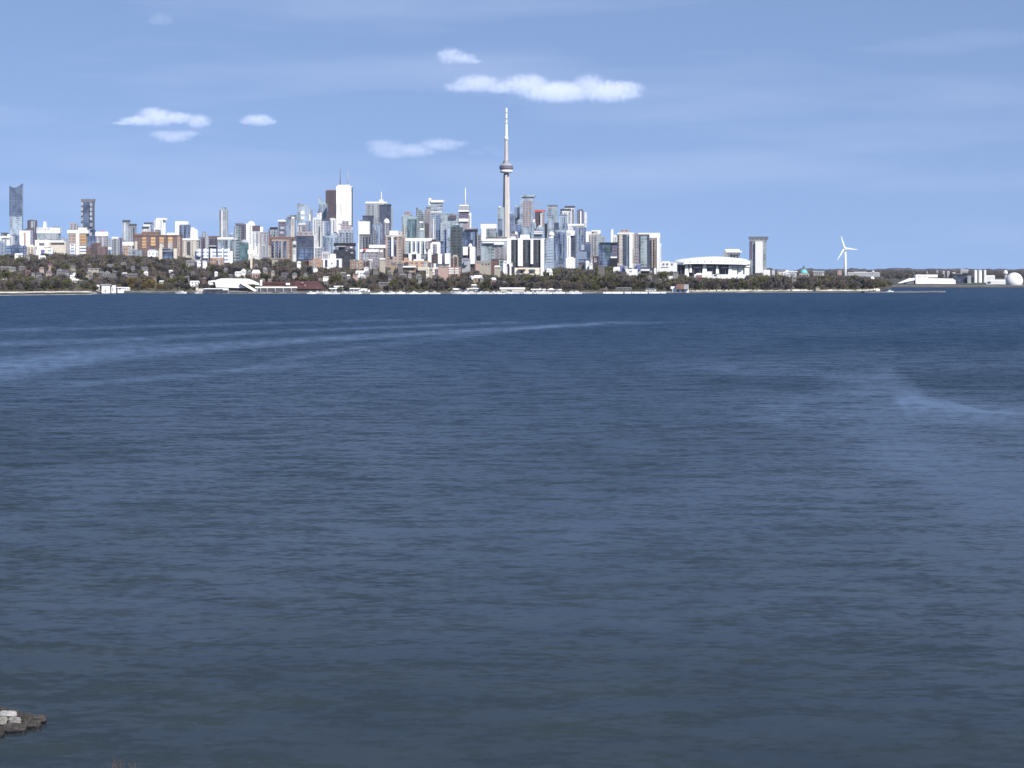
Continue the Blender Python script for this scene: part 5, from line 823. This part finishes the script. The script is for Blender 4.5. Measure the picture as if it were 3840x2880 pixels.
for k in range(900):
    D = 4250 * (10300 / 4250) ** random.random(); px = random.uniform(2860, 3960); ht = random.uniform(10, 16); g = ground(min(px, 4000), D); s = F / D; rr = 5.5 * s
    if PY(g + ht, D) < lerp([(2860, 1012), (3300, 1014), (3330, 1006), (3420, 1006), (3450, 1014), (4000, 1014)], px) or any(D < q_[4] and px + rr > q_[0] and px - rr < q_[1] for q_ in KEEP[-2:]): continue
    if 3150 < px < 3190 and D < 4400: continue
    cand.append((D, px, g, ht, PY(g + ht, D), random.choice(('grey', 'brown', 'grey'))))
row = 2320.0
while row < 4000:
    step = 30 if row < 2600 else 46
    px = -60 + random.uniform(0, 30)
    while px < 3420:
        D = row + random.uniform(-step * .5, step * .5); px += random.uniform(16, 36) * 2500 / D
        if D < shoreD(px) + (66 if px < 350 else 30 if px < 930 or px > 2583 else 24) or px > 3345: continue
        if px > 3250 and D > 4000: continue
        g = ground(px, D); ht = random.choice((random.uniform(6, 10), random.uniform(9, 14), random.uniform(12, 18))) if D > 2600 else random.uniform(5.5, 14); s = F / D; ytop = PY(g + ht, D); yt = lerp(TREELINE, px)
        if ytop < yt - 3:
            if ytop < yt - 24 or PY(g + 6.5, D) < yt - 2: continue
            ht = (CAMH - (yt + random.uniform(-4, 5) - HY) / s) - g; ytop = PY(g + ht, D)
            if ht < 5.5: continue
        rr = 4.2 * ht / 12; x0, x1 = px - rr * s, px + rr * s; yb = PY(g, D)
        if any(D < k[4] + 6 and min(x1, k[1]) - max(x0, k[0]) > .25 * min(x1 - x0, k[1] - k[0]) and ytop < k[3] - 1 and yb > k[2] for k in KEEP): continue
        cand.append((D, px, g, ht, ytop, kind_at(px, ytop)))
    row += step
for D, px, ht, kd in ((2560, 1640, 17, 'dark'), (2570, 1655, 15, 'dark'), (2575, 1672, 12, 'dark'), (2560, 2600, 15, 'dark'), (2565, 2614, 13, 'dark'), (3450, 210, 20, 'grey'), (3460, 235, 19, 'brown'), (3440, 222, 17, 'brown')):
    cand.append((D, px, ground(px, D), ht, PY(ground(px, D) + ht, D), kd))
# what each tree shows beyond the trees in front of it decides which stand as single objects
cand.sort(key=lambda a: a[0]); cov = {}
scored = []
for c in cand:
    D, px, g, ht, ytop, kd = c; s = F / D; hw = int(4.8 * ht / 12 * s); vis = 0
    for xx in range(int(px - hw), int(px + hw), 4):
        yb = PY(g + .2 * ht, D); e_ = (xx - px) / max(hw, 1); yt2 = ytop + (yb - ytop) * .5 * (1 - math.sqrt(max(0, 1 - e_ * e_)))
        c0 = cov.get(xx // 4, 9999); vis += max(0, min(c0, yb) - yt2) * 4; cov[xx // 4] = min(c0, yt2)
    if vis > 25 or D > 3300: scored.append((vis, c))
scored.sort(key=lambda a: -a[0]); print('trees', len(scored)); NT = 296
for i, (vis, (D, px, g, ht, ytop, kd)) in enumerate(scored[:NT]):
    v = random.randrange(4); cm, tm, mb_, r = PROTO[kd, v]; k = ht / 12
    e = empty('evergreen_tree' if kd == 'dark' else 'willow_tree' if kd == 'gold' else 'bare_tree' if kd != 'green' else 'budding_tree', (X(px, D), D, g), random.uniform(0, 6.28)); wd = k * random.uniform(.85, 1.15); e.scale = (wd, wd, k)
    for nm_, me in (('crown', cm), ('trunk', tm)):
        o = bpy.data.objects.new(nm_, me); sc.collection.objects.link(o); o.parent = e
    later(e, KINDS_[kd][1], px, min(ytop + 12, 1094), 'tree', 'trees on the slope along the shore')
vs, fs, mi = [], [], []; mlist = list(KINDS_)
for vis, (D, px, g, ht, ytop, kd) in scored[NT:]:
    v = random.randrange(4); mb_ = PROTO[kd, v][2]; k = ht / 12; a = random.uniform(0, 6.28); ca, sa = math.cos(a) * k, math.sin(a) * k; x0, y0 = X(px, D), D; i0 = len(vs); nf = len(mb_.f) * 2 // 3
    vs += [(x0 + x * ca - y * sa, y0 + x * sa + y * ca, g + z * k) for x, y, z in mb_.v[:nf * 4]]; fs += [tuple(i0 + j for j in f) for f in mb_.f[:nf]]; mi += [mlist.index(kd)] * nf
me = bpy.data.meshes.new('woodland'); me.from_pydata(vs, [], fs)
for kd in mlist: me.materials.append(M[KINDS_[kd][0]])
me.polygons.foreach_set('material_index', mi); o = bpy.data.objects.new('woodland', me); sc.collection.objects.link(o); o['kind'] = 'stuff'
tag(o, 'far-off bare woodland filling the slope behind the nearer trees', 'woodland')
# scrub along the foot of the slope
vs, fs = [], []; rd = random.Random(8)
for k in range(9000):
    px = rd.uniform(-40, 3345); D = shoreD(px) + rd.uniform(24 if not px < 350 else 64, 150 if k % 2 else 420); 
    if any(k_[0] - 4 < px < k_[1] + 4 and D < k_[4] + 10 and PY(ground(px, D) + 2, D) < k_[3] + 2 and PY(ground(px, D), D) > k_[2] for k_ in KEEP): continue
    c = Vector((X(px, D), D, ground(px, D) + rd.uniform(0, 1.8))); s1, s2 = rd.uniform(.5, 2.2), rd.uniform(.4, 1.3); a = rd.uniform(-.8, .8); u = Vector((math.cos(a), math.sin(a), rd.uniform(-.2, .2))); i = len(vs)
    vs += [tuple(c - u * s1), tuple(c + u * s1), tuple(c + u * s1 * .6 + Vector((0, rd.uniform(-.8, .8), s2))), tuple(c - u * s1 * .7 + Vector((0, .2, s2)))]; fs.append((i, i + 1, i + 2, i + 3))
me = bpy.data.meshes.new('scrub'); me.from_pydata(vs, [], fs); me.materials.append(M['bud_green']); me.materials.append(M['twig_brown']); me.polygons.foreach_set('material_index', [1 if rd.random() < .6 else 0 for _ in fs])
o = bpy.data.objects.new('scrub', me); sc.collection.objects.link(o); o['kind'] = 'stuff'; tag(o, 'low brown and olive scrub along the foot of the wooded slope', 'scrub')
# ------------------------------------------------------------ boats and docks on the shore
def boat_parts(ln):
    hw = ln * .14; hull = MB(); r = []
    for t_, wd, z0 in ((0, .75, .15), (.12, .9, .0), (.5, 1, 0), (.8, .7, .1), (1, .05, .5)):
        x = -ln / 2 + ln * t_; w_ = hw * wd; r.append([(x, -w_, 1.5 + .5 * t_), (x, -w_ * .6, -.3 + z0), (x, w_ * .6, -.3 + z0), (x, w_, 1.5 + .5 * t_)])
    hull.loft(r); cab = MB().box(-ln * .2, ln * .18, -hw * .6, hw * .6, 1.6, 3.2, .8); win = MB().box(-ln * .17, ln * .14, -hw * .63, hw * .63, 2.1, 2.7, .95); mast = MB().tube([(ln * .05, 0, 3), (ln * .05, 0, ln * .95)], [.09, .06], 5); return hull, cab, win, mast
H1 = {}
def boat(px, py, ln, D, sail, label, rz=0):
    if (ln, sail) not in H1:
        h_, c_, w_, m_ = boat_parts(ln); H1[ln, sail] = [(a, b_) for a, b_ in (('hull', h_), ('cabin', c_), ('window', w_)) + ((('mast', m_),) if sail else ())]
    e = empty('sailboat' if sail else 'motorboat', (X(px, D), D, 0), rz)
    cb = e
    for nm_, mb_ in H1[ln, sail]:
        o = mb_.build(nm_, 'windowglass' if nm_ == 'window' else 'palegrey' if nm_ == 'mast' else 'snow', cb if nm_ == 'window' else e)
        if nm_ == 'cabin': cb = o
    return e
random.seed(21); bx = []
for a, b_, n in ((1160, 1235, 4), (1250, 1345, 4), (1410, 1660, 6), (1690, 1880, 8), (1900, 2120, 9), (2125, 2175, 2), (640, 790, 2)):
    for k in range(n): bx.append(a + (b_ - a) * (k + random.uniform(.2, .8)) / n)
for px in bx:
    sail = random.random() < .18; ln = random.choice((9, 11, 14)); D = shoreD(px) - random.uniform(4, 26)
    e = boat(px, 0, ln, D, sail, '', random.uniform(-.5, .5) + (math.pi if random.random() < .5 else 0)); later(e, ('sailboat with a bare mast' if sail else {9: 'small white motorboat', 11: 'white motorboat', 14: 'long white motorboat'}[ln]), px, 1097, 'boat', 'boats moored along the shore')
for i, (a, b_, lb) in enumerate(((2262, 2336, 'leftmost low white breakwall right of the marina'), (2343, 2366, 'short white breakwall, second from left right of the marina'), (2369, 2428, 'white breakwall between the short one and the rightmost long one'), (2434, 2476, 'fourth white breakwall counting right from the marina'), (2478, 2497, 'rightmost short white breakwall before the shore house'),
                                 (1525, 1600, 'white floating dock low under the black low-rise with pillars'), (1602, 1652, 'white floating dock left of the dark conifer'), (1780, 1895, 'long white dock below the communications tower'), (1440, 1482, 'pale dock stub below the tan stepped tower'), (1388, 1438, 'pale low quay right of the white boat shed'), (1486, 1522, 'short pale quay left of the white floating docks'))):
    D = shoreD((a + b_) / 2) - 14 - i % 3; q = D / F; e = empty('breakwall' if i < 5 else 'dock', (X((a + b_) / 2, D), D, 0)); hw = (b_ - a) / 2 * q; zt = Z(1094.5, D)
    m = MB(); m.box(-hw, hw, -1.6, 1.6, -1, zt if i < 5 else .9, .99); m.build('deck', 'snow' if i not in (8, 9, 10) else 'conc_w', e)
    for k in range(int(hw / 4)): MB().box(-hw + 8 * k + 2, -hw + 8 * k + 2.4, -1.9, -1.62, -1, (zt if i < 5 else .9) + .4).build('pile', 'midgrey', e)
    tag(e, lb, 'breakwall' if i < 5 else 'dock', 'low white walls along the shore' if i < 5 else 'docks along the shore')
e = boat(3337, 0, 9, 2560, False, '', 0); tag(e, 'lone small boat off the grey spit on the right', 'boat')
settle()
# ------------------------------------------------------------ rock groyne, bottom left
def rock(cx_, cy_, sx, sy, sz, seed, mat, label, z0=-.1, rz=0):
    rd = random.Random(seed); b = MB(); nu, nv = 22, 12
    for j in range(nv + 1):
        ph = -math.pi / 2 + math.pi * j / nv
        for i in range(nu):
            th_ = 2 * math.pi * i / nu; d = Vector((math.cos(ph) * math.cos(th_), math.cos(ph) * math.sin(th_), math.sin(ph)))
            q = Vector([math.copysign(abs(c) ** .62, c) for c in d]); nn = mnoise.noise(q * 1.3 + Vector((seed * 3.1, 0, 0))) * .22 + mnoise.noise(q * 3.5 + Vector((0, seed, 0))) * .09 + mnoise.noise(q * 9 + Vector((0, seed, 2))) * .03
            q *= 1 + nn; b.v.append((q.x * sx / 2, q.y * sy / 2, q.z * sz / 2 + sz * .38))
    for j in range(nv):
        for i in range(nu): k = (i + 1) % nu; b.f.append((j * nu + i, j * nu + k, (j + 1) * nu + k, (j + 1) * nu + i))
    o = b.build('boulder', mat, smooth=False, loc=(cx_, cy_, z0)); o.rotation_euler = (rd.uniform(-.12, .12), rd.uniform(-.1, .1), rz)
    tag(o, label, 'rock', 'boulders of the groyne at the bottom left'); return o
def rmat(name, c1, c2, c3):
    m, n, p = pmat(name); t = N(n, 'ShaderNodeTexCoord'); z = N(n, 'ShaderNodeTexNoise'); z.inputs['Scale'].default_value = 2.2; z.inputs['Detail'].default_value = 8; z.inputs['Roughness'].default_value = .65; L(n, t.outputs['Object'], z.inputs['Vector'])
    z2 = N(n, 'ShaderNodeTexNoise'); z2.inputs['Scale'].default_value = 9; z2.inputs['Detail'].default_value = 4; L(n, t.outputs['Object'], z2.inputs['Vector'])
    c = MIXC(n, MATH(n, 'MULTIPLY', MATH(n, 'SUBTRACT', z.outputs[0], .38, True), 4.5, True), c1, c2); c = MIXC(n, MATH(n, 'MULTIPLY', MATH(n, 'SUBTRACT', z2.outputs[0], .56, True), 5, True), c, c3)
    g = N(n, 'ShaderNodeNewGeometry'); s_ = N(n, 'ShaderNodeSeparateXYZ'); L(n, g.outputs['Position'], s_.inputs[0]); wet = MATH(n, 'MULTIPLY', MATH(n, 'SUBTRACT', .34, s_.outputs[2], True), 6, True)  # black foot of the rock: wet stone plus contact shadow painted in
    L(n, MIXC(n, wet, c, (.012, .012, .012)), p.inputs['Base Color']); L(n, MATH(n, 'SUBTRACT', .9, MATH(n, 'MULTIPLY', wet, .55)), p.inputs['Roughness'])
    bp = N(n, 'ShaderNodeBump'); bp.inputs['Strength'].default_value = .7; bp.inputs['Distance'].default_value = .08; L(n, z.outputs[0], bp.inputs['Height']); L(n, bp.outputs[0], p.inputs['Normal']); MATS[name] = m
rmat('rock_grey', (.022, .021, .019), (.060, .055, .049), (.11, .10, .09)); rmat('rock_dark', (.018, .016, .014), (.045, .038, .033), (.085, .072, .06)); rmat('rock_pale', (.12, .115, .105), (.24, .23, .21), (.33, .31, .29))
def rk(px0, px1, py0, py1, seed, mat, label, D=None, lift=0, dep=1.0):
    """boulder from its outline rows; the visible height is part depth, part rise"""
    D = (CAMH - lift) * F / (py1 - HY); s = F / D; w_ = (px1 - px0) / s; rise = (py1 - py0) / s; sy = max(.5, min(w_ * .75, rise * 2.4)) * dep; sz = max(.28, (rise - .2 * sy) * 1.0) + .12
    return rock(X((px0 + px1) / 2, D), D + sy * .48, w_ * 1.04, sy, sz, seed, mat, label, lift - .12)
rmat('rock_white', (.22, .22, .21), (.38, .38, .37), (.46, .46, .45))
rk(4, 92, 2704, 2752, 2, 'rock_grey', 'broad flat grey boulder lowest in the groyne, at the water', dep=.9)
rk(76, 146, 2693, 2738, 5, 'rock_grey', 'blocky grey boulder right of the broad flat one')
rk(128, 170, 2682, 2718, 9, 'rock_dark', 'small boulder at the very tip of the groyne')
rk(60, 116, 2667, 2712, 12, 'rock_dark', 'brown slab sloping behind the pale boulder', 147.5, .35)
rk(100, 164, 2672, 2706, 16, 'rock_grey', 'long grey slab on the upper right edge of the groyne', 147, .3)
rk(28, 72, 2683, 2712, 19, 'rock_pale', 'pale rounded boulder in the middle of the groyne', 146, .55, .8)
rk(-20, 24, 2680, 2712, 23, 'rock_pale', 'pale boulder cut by the left edge of the picture', 146, .5)
rk(-6, 58, 2665, 2681, 27, 'rock_white', 'bright white flat slab on top of the groyne', 149, .75, .7)
rk(-30, 22, 2644, 2680, 31, 'rock_dark', 'brown boulder at the back of the groyne by the left edge', 152, .5)
rk(16, 68, 2652, 2682, 34, 'rock_dark', 'dark low boulder at the back of the groyne behind the white slab', 151.5, .4)
rk(-60, 8, 2712, 2770, 38, 'rock_dark', 'dark boulder at the left edge left of the broad flat one')
rk(-110, -30, 2690, 2790, 41, 'rock_grey', 'grey boulder of the groyne just outside the left edge')
rk(60, 140, 2728, 2745, 44, 'rock_dark', 'low wet boulder under the blocky grey one', 143.2, -.25)
rk(-120, -30, 2640, 2700, 46, 'rock_grey', 'big grey boulder of the groyne beyond the left edge', 150, .2)
def core(i, j):
    x = X(-260 + 420 * i / 29, 146); c = max(0, 1 - max(0, (x - X(20, 146)) / (X(160, 146) - X(20, 146))) ** 2) ** .5; y = 146.6 + 2.9 * c * (j / 9 * 2 - 1) + mnoise.noise(Vector((x, j, 0))) * .4
    return (x, y, -.45 + .85 * c * math.sin(math.pi * j / 9) ** .6 + mnoise.noise(Vector((x * 1.7, y * 1.7, 5))) * .22)
o = ribbon('groyne_base', 10, 30, core, M['rock_dark'], False)
random.seed(77)
# ------------------------------------------------------------ bare sapling whose tips reach the lower edge
foliage('reed_twig', (0.07, 0.058, 0.055), (0.125, 0.10, 0.095))
def sapling(px, py, D, seed, label, spread, n):
    rd = random.Random(seed); zt = Z(py, D); e = empty('bare_sapling', (X(px, D), D, 1.0)); h = zt - 1
    MB().tube([(0, 0, -.3), (.05, 0, h * .35), (.1, .1, h * .62)], [.07, .05, .03], 6).build('trunk', 'reed_twig', e)
    for k in range(n):
        a = rd.uniform(0, 6.28); u = rd.uniform(.15, 1); r = spread * u; hh_ = h * (1 - .13 * u * rd.uniform(.3, 1.4)); b = MB(); p0 = Vector((.03, 0, h * rd.uniform(.3, .58))); p2 = Vector((r * math.cos(a), r * math.sin(a), hh_)); p1 = p0.lerp(p2, .55) + Vector((r * math.cos(a) * .25, r * math.sin(a) * .25, -.1))
        b.tube([tuple(p0), tuple(p1), tuple(p2)], [.022, .014, .005], 5)
        for j in range(7):
            t_ = rd.uniform(.4, .97); q = p1.lerp(p2, (t_ - .3) / .7); w2 = Vector((rd.gauss(0, .12), rd.gauss(0, .12), rd.uniform(.12, .38))); b.tube([tuple(q), tuple(q + w2)], [.008, .003], 4)
        b.build('branch', 'reed_twig', e)
    tag(e, label, 'sapling')
sapling(440, 2832, 96, 4, 'bare reddish sapling with its twig tips at the bottom edge, left one', .75, 22)
sapling(502, 2848, 97, 9, 'smaller bare sapling tip at the bottom edge, right one', .45, 12)
# ------------------------------------------------------------ clouds: real volumes far beyond the city
def cloud(label, cx_, cy_, D, blobs, dens, seed, amt=1.75):
    """blobs: offset px, offset py, radius px, flatness; sizes follow from the distance"""
    q = D / F; e_min = [1e9] * 3; e_max = [-1e9] * 3
    B_ = [(bx_ * q, -by_ * q, r * q * 1.16, fl * 1.05) for bx_, by_, r, fl in blobs]
    x0 = min(b[0] - b[2] * 1.1 for b in B_); x1 = max(b[0] + b[2] * 1.1 for b in B_); z0 = min(b[1] - b[2] * b[3] * 1.15 for b in B_); z1 = max(b[1] + b[2] * b[3] * 1.15 for b in B_); yy = max(b[2] for b in B_) * .54
    m, n, p = pmat('cloud_vapour'); n.nodes.remove(p); vp = N(n, 'ShaderNodeVolumePrincipled'); vp.inputs['Color'].default_value = (.97, .97, 1, 1); vp.inputs['Anisotropy'].default_value = 0.0
    L(n, vp.outputs[0], n.nodes['Material Output'].inputs['Volume']); t = N(n, 'ShaderNodeTexCoord'); tot = None
    for bx_, bz_, r, fl in B_:
        s_ = N(n, 'ShaderNodeVectorMath', operation='SUBTRACT'); L(n, t.outputs['Object'], s_.inputs[0]); s_.inputs[1].default_value = (bx_, 0, bz_)
        d = N(n, 'ShaderNodeVectorMath', operation='DIVIDE'); L(n, s_.outputs[0], d.inputs[0]); d.inputs[1].default_value = (r, r * .5, r * fl)
        l_ = N(n, 'ShaderNodeVectorMath', operation='LENGTH'); L(n, d.outputs[0], l_.inputs[0]); v = MATH(n, 'SUBTRACT', 1, l_.outputs['Value'], True); tot = v if tot is None else MATH(n, 'MAXIMUM', tot, v)
    z = N(n, 'ShaderNodeTexNoise'); z.inputs['Scale'].default_value = 1 / (20 * q); z.inputs['Detail'].default_value = 6; z.inputs['Roughness'].default_value = .6
    o_ = N(n, 'ShaderNodeVectorMath', operation='ADD'); L(n, t.outputs['Object'], o_.inputs[0]); o_.inputs[1].default_value = (seed * 999, 0, 0); L(n, o_.outputs[0], z.inputs['Vector'])
    f = MATH(n, 'MULTIPLY', MATH(n, 'SUBTRACT', MATH(n, 'ADD', tot, MATH(n, 'MULTIPLY', MATH(n, 'SUBTRACT', z.outputs[0], .5), amt * 1.1)), .06, True), 1.5, True)
    f = MATH(n, 'MULTIPLY', f, MATH(n, 'MULTIPLY', MATH(n, 'MULTIPLY', tot, 2.6, True), MATH(n, 'MULTIPLY', tot, 2.6, True))); L(n, MATH(n, 'MULTIPLY', f, dens * .30 / q), vp.inputs['Density'])
    hull = MB()
    for bx_, bz_, r, fl in B_:
        hull.lathe([(r * 1.02 * math.cos(R(a)), bz_ + r * fl * 1.02 * math.sin(R(a))) for a in range(-80, 81, 20)], 14, (bx_, 0), 1, .7)
    # one closed box would hide nothing but cost nothing either: keep the hull close to the vapour
    hb = MB(); hb.loft([[(x0, -yy, z0 * .6 + z1 * .4), (x1, -yy, z0 * .6 + z1 * .4), (x1, yy, z0 * .6 + z1 * .4), (x0, yy, z0 * .6 + z1 * .4)][:4]] * 1 + [[(x0 * .9 + x1 * .1, -yy * .7, z1), (x1 * .9 + x0 * .1, -yy * .7, z1), (x1 * .9 + x0 * .1, yy * .7, z1), (x0 * .9 + x1 * .1, yy * .7, z1)]]) if False else hb.box(x0, x1, -yy, yy, z0, z1)
    o = hb.build('cloud', m, loc=(X(cx_, D), D, Z(cy_, D))); tag(o, label, 'cloud', 'small clouds over the city'); return o
cloud('white cloud heaped over a grey-bottomed gap, left side of the sky', 600, 440, 30000, [(-10, 0, 90, .42), (-70, 12, 90, .25), (60, 2, 80, .33), (-30, -18, 60, .4), (140, 14, 62, .5), (-130, 22, 60, .15)], .08, 1)
cloud('small flat-topped cloud hanging just below the left heaped cloud', 650, 512, 31000, [(0, 0, 88, .30), (-40, -8, 62, .3), (50, -10, 60, .28)], .04, 2)
cloud('small solitary dome-shaped cloud right of the left heaped cloud', 968, 450, 30500, [(0, 0, 72, .36), (-30, 4, 50, .35), (34, 6, 46, .36)], .075, 3)
cloud('small white cloud high above the long cloud', 1705, 212, 30000, [(-16, -2, 66, .55), (30, 8, 64, .38), (72, 18, 40, .3)], .065, 4)
cloud('long ragged cloud with bright puffs above the communications tower', 2030, 325, 29000, [(-240, -12, 110, .35), (-300, 2, 80, .3), (-150, 4, 90, .3), (-60, -6, 120, .38), (-30, -26, 56, .5), (60, 20, 180, .26), (180, -8, 80, .55), (250, 18, 150, .32), (310, 4, 90, .35), (330, 30, 60, .3)], .06, 5)
cloud('thin stretched cloud left of the communications tower', 1560, 556, 32000, [(-110, 0, 92, .42), (-150, -16, 50, .4), (-10, 8, 110, .28), (90, -14, 100, .28), (150, -18, 60, .26), (-90, 20, 90, .25)], .03, 6)
cloud('faint smudge of cloud near the top left', 602, 72, 30000, [(0, 0, 58, .5), (-24, 8, 40, .4), (28, 10, 36, .35)], .014, 7)
cloud('faint wisp touching the communications tower antenna', 1850, 562, 33000, [(-10, -6, 44, .4), (24, 10, 50, .4), (-60, 10, 50, .3)], .006, 8)
cloud('very faint wide veil high on the right', 3560, 150, 34000, [(-60, 20, 260, .17), (120, -4, 260, .18), (-250, 34, 160, .12), (300, -14, 180, .15)], .0016, 9, .5)
HAZE = 1.1e-5
if HAZE:
    m, n, p = pmat('air'); n.nodes.remove(p); vp = N(n, 'ShaderNodeVolumePrincipled'); vp.inputs['Color'].default_value = (.62, .74, 1, 1); vp.inputs['Density'].default_value = HAZE
    L(n, vp.outputs[0], n.nodes['Material Output'].inputs['Volume'])
    b = MB(); b.box(-9000, 9000, -600, 13500, -700, 640); o = b.build('haze', m); o['kind'] = 'stuff'; tag(o, 'thin pale blue air over the lake and the city', 'haze')
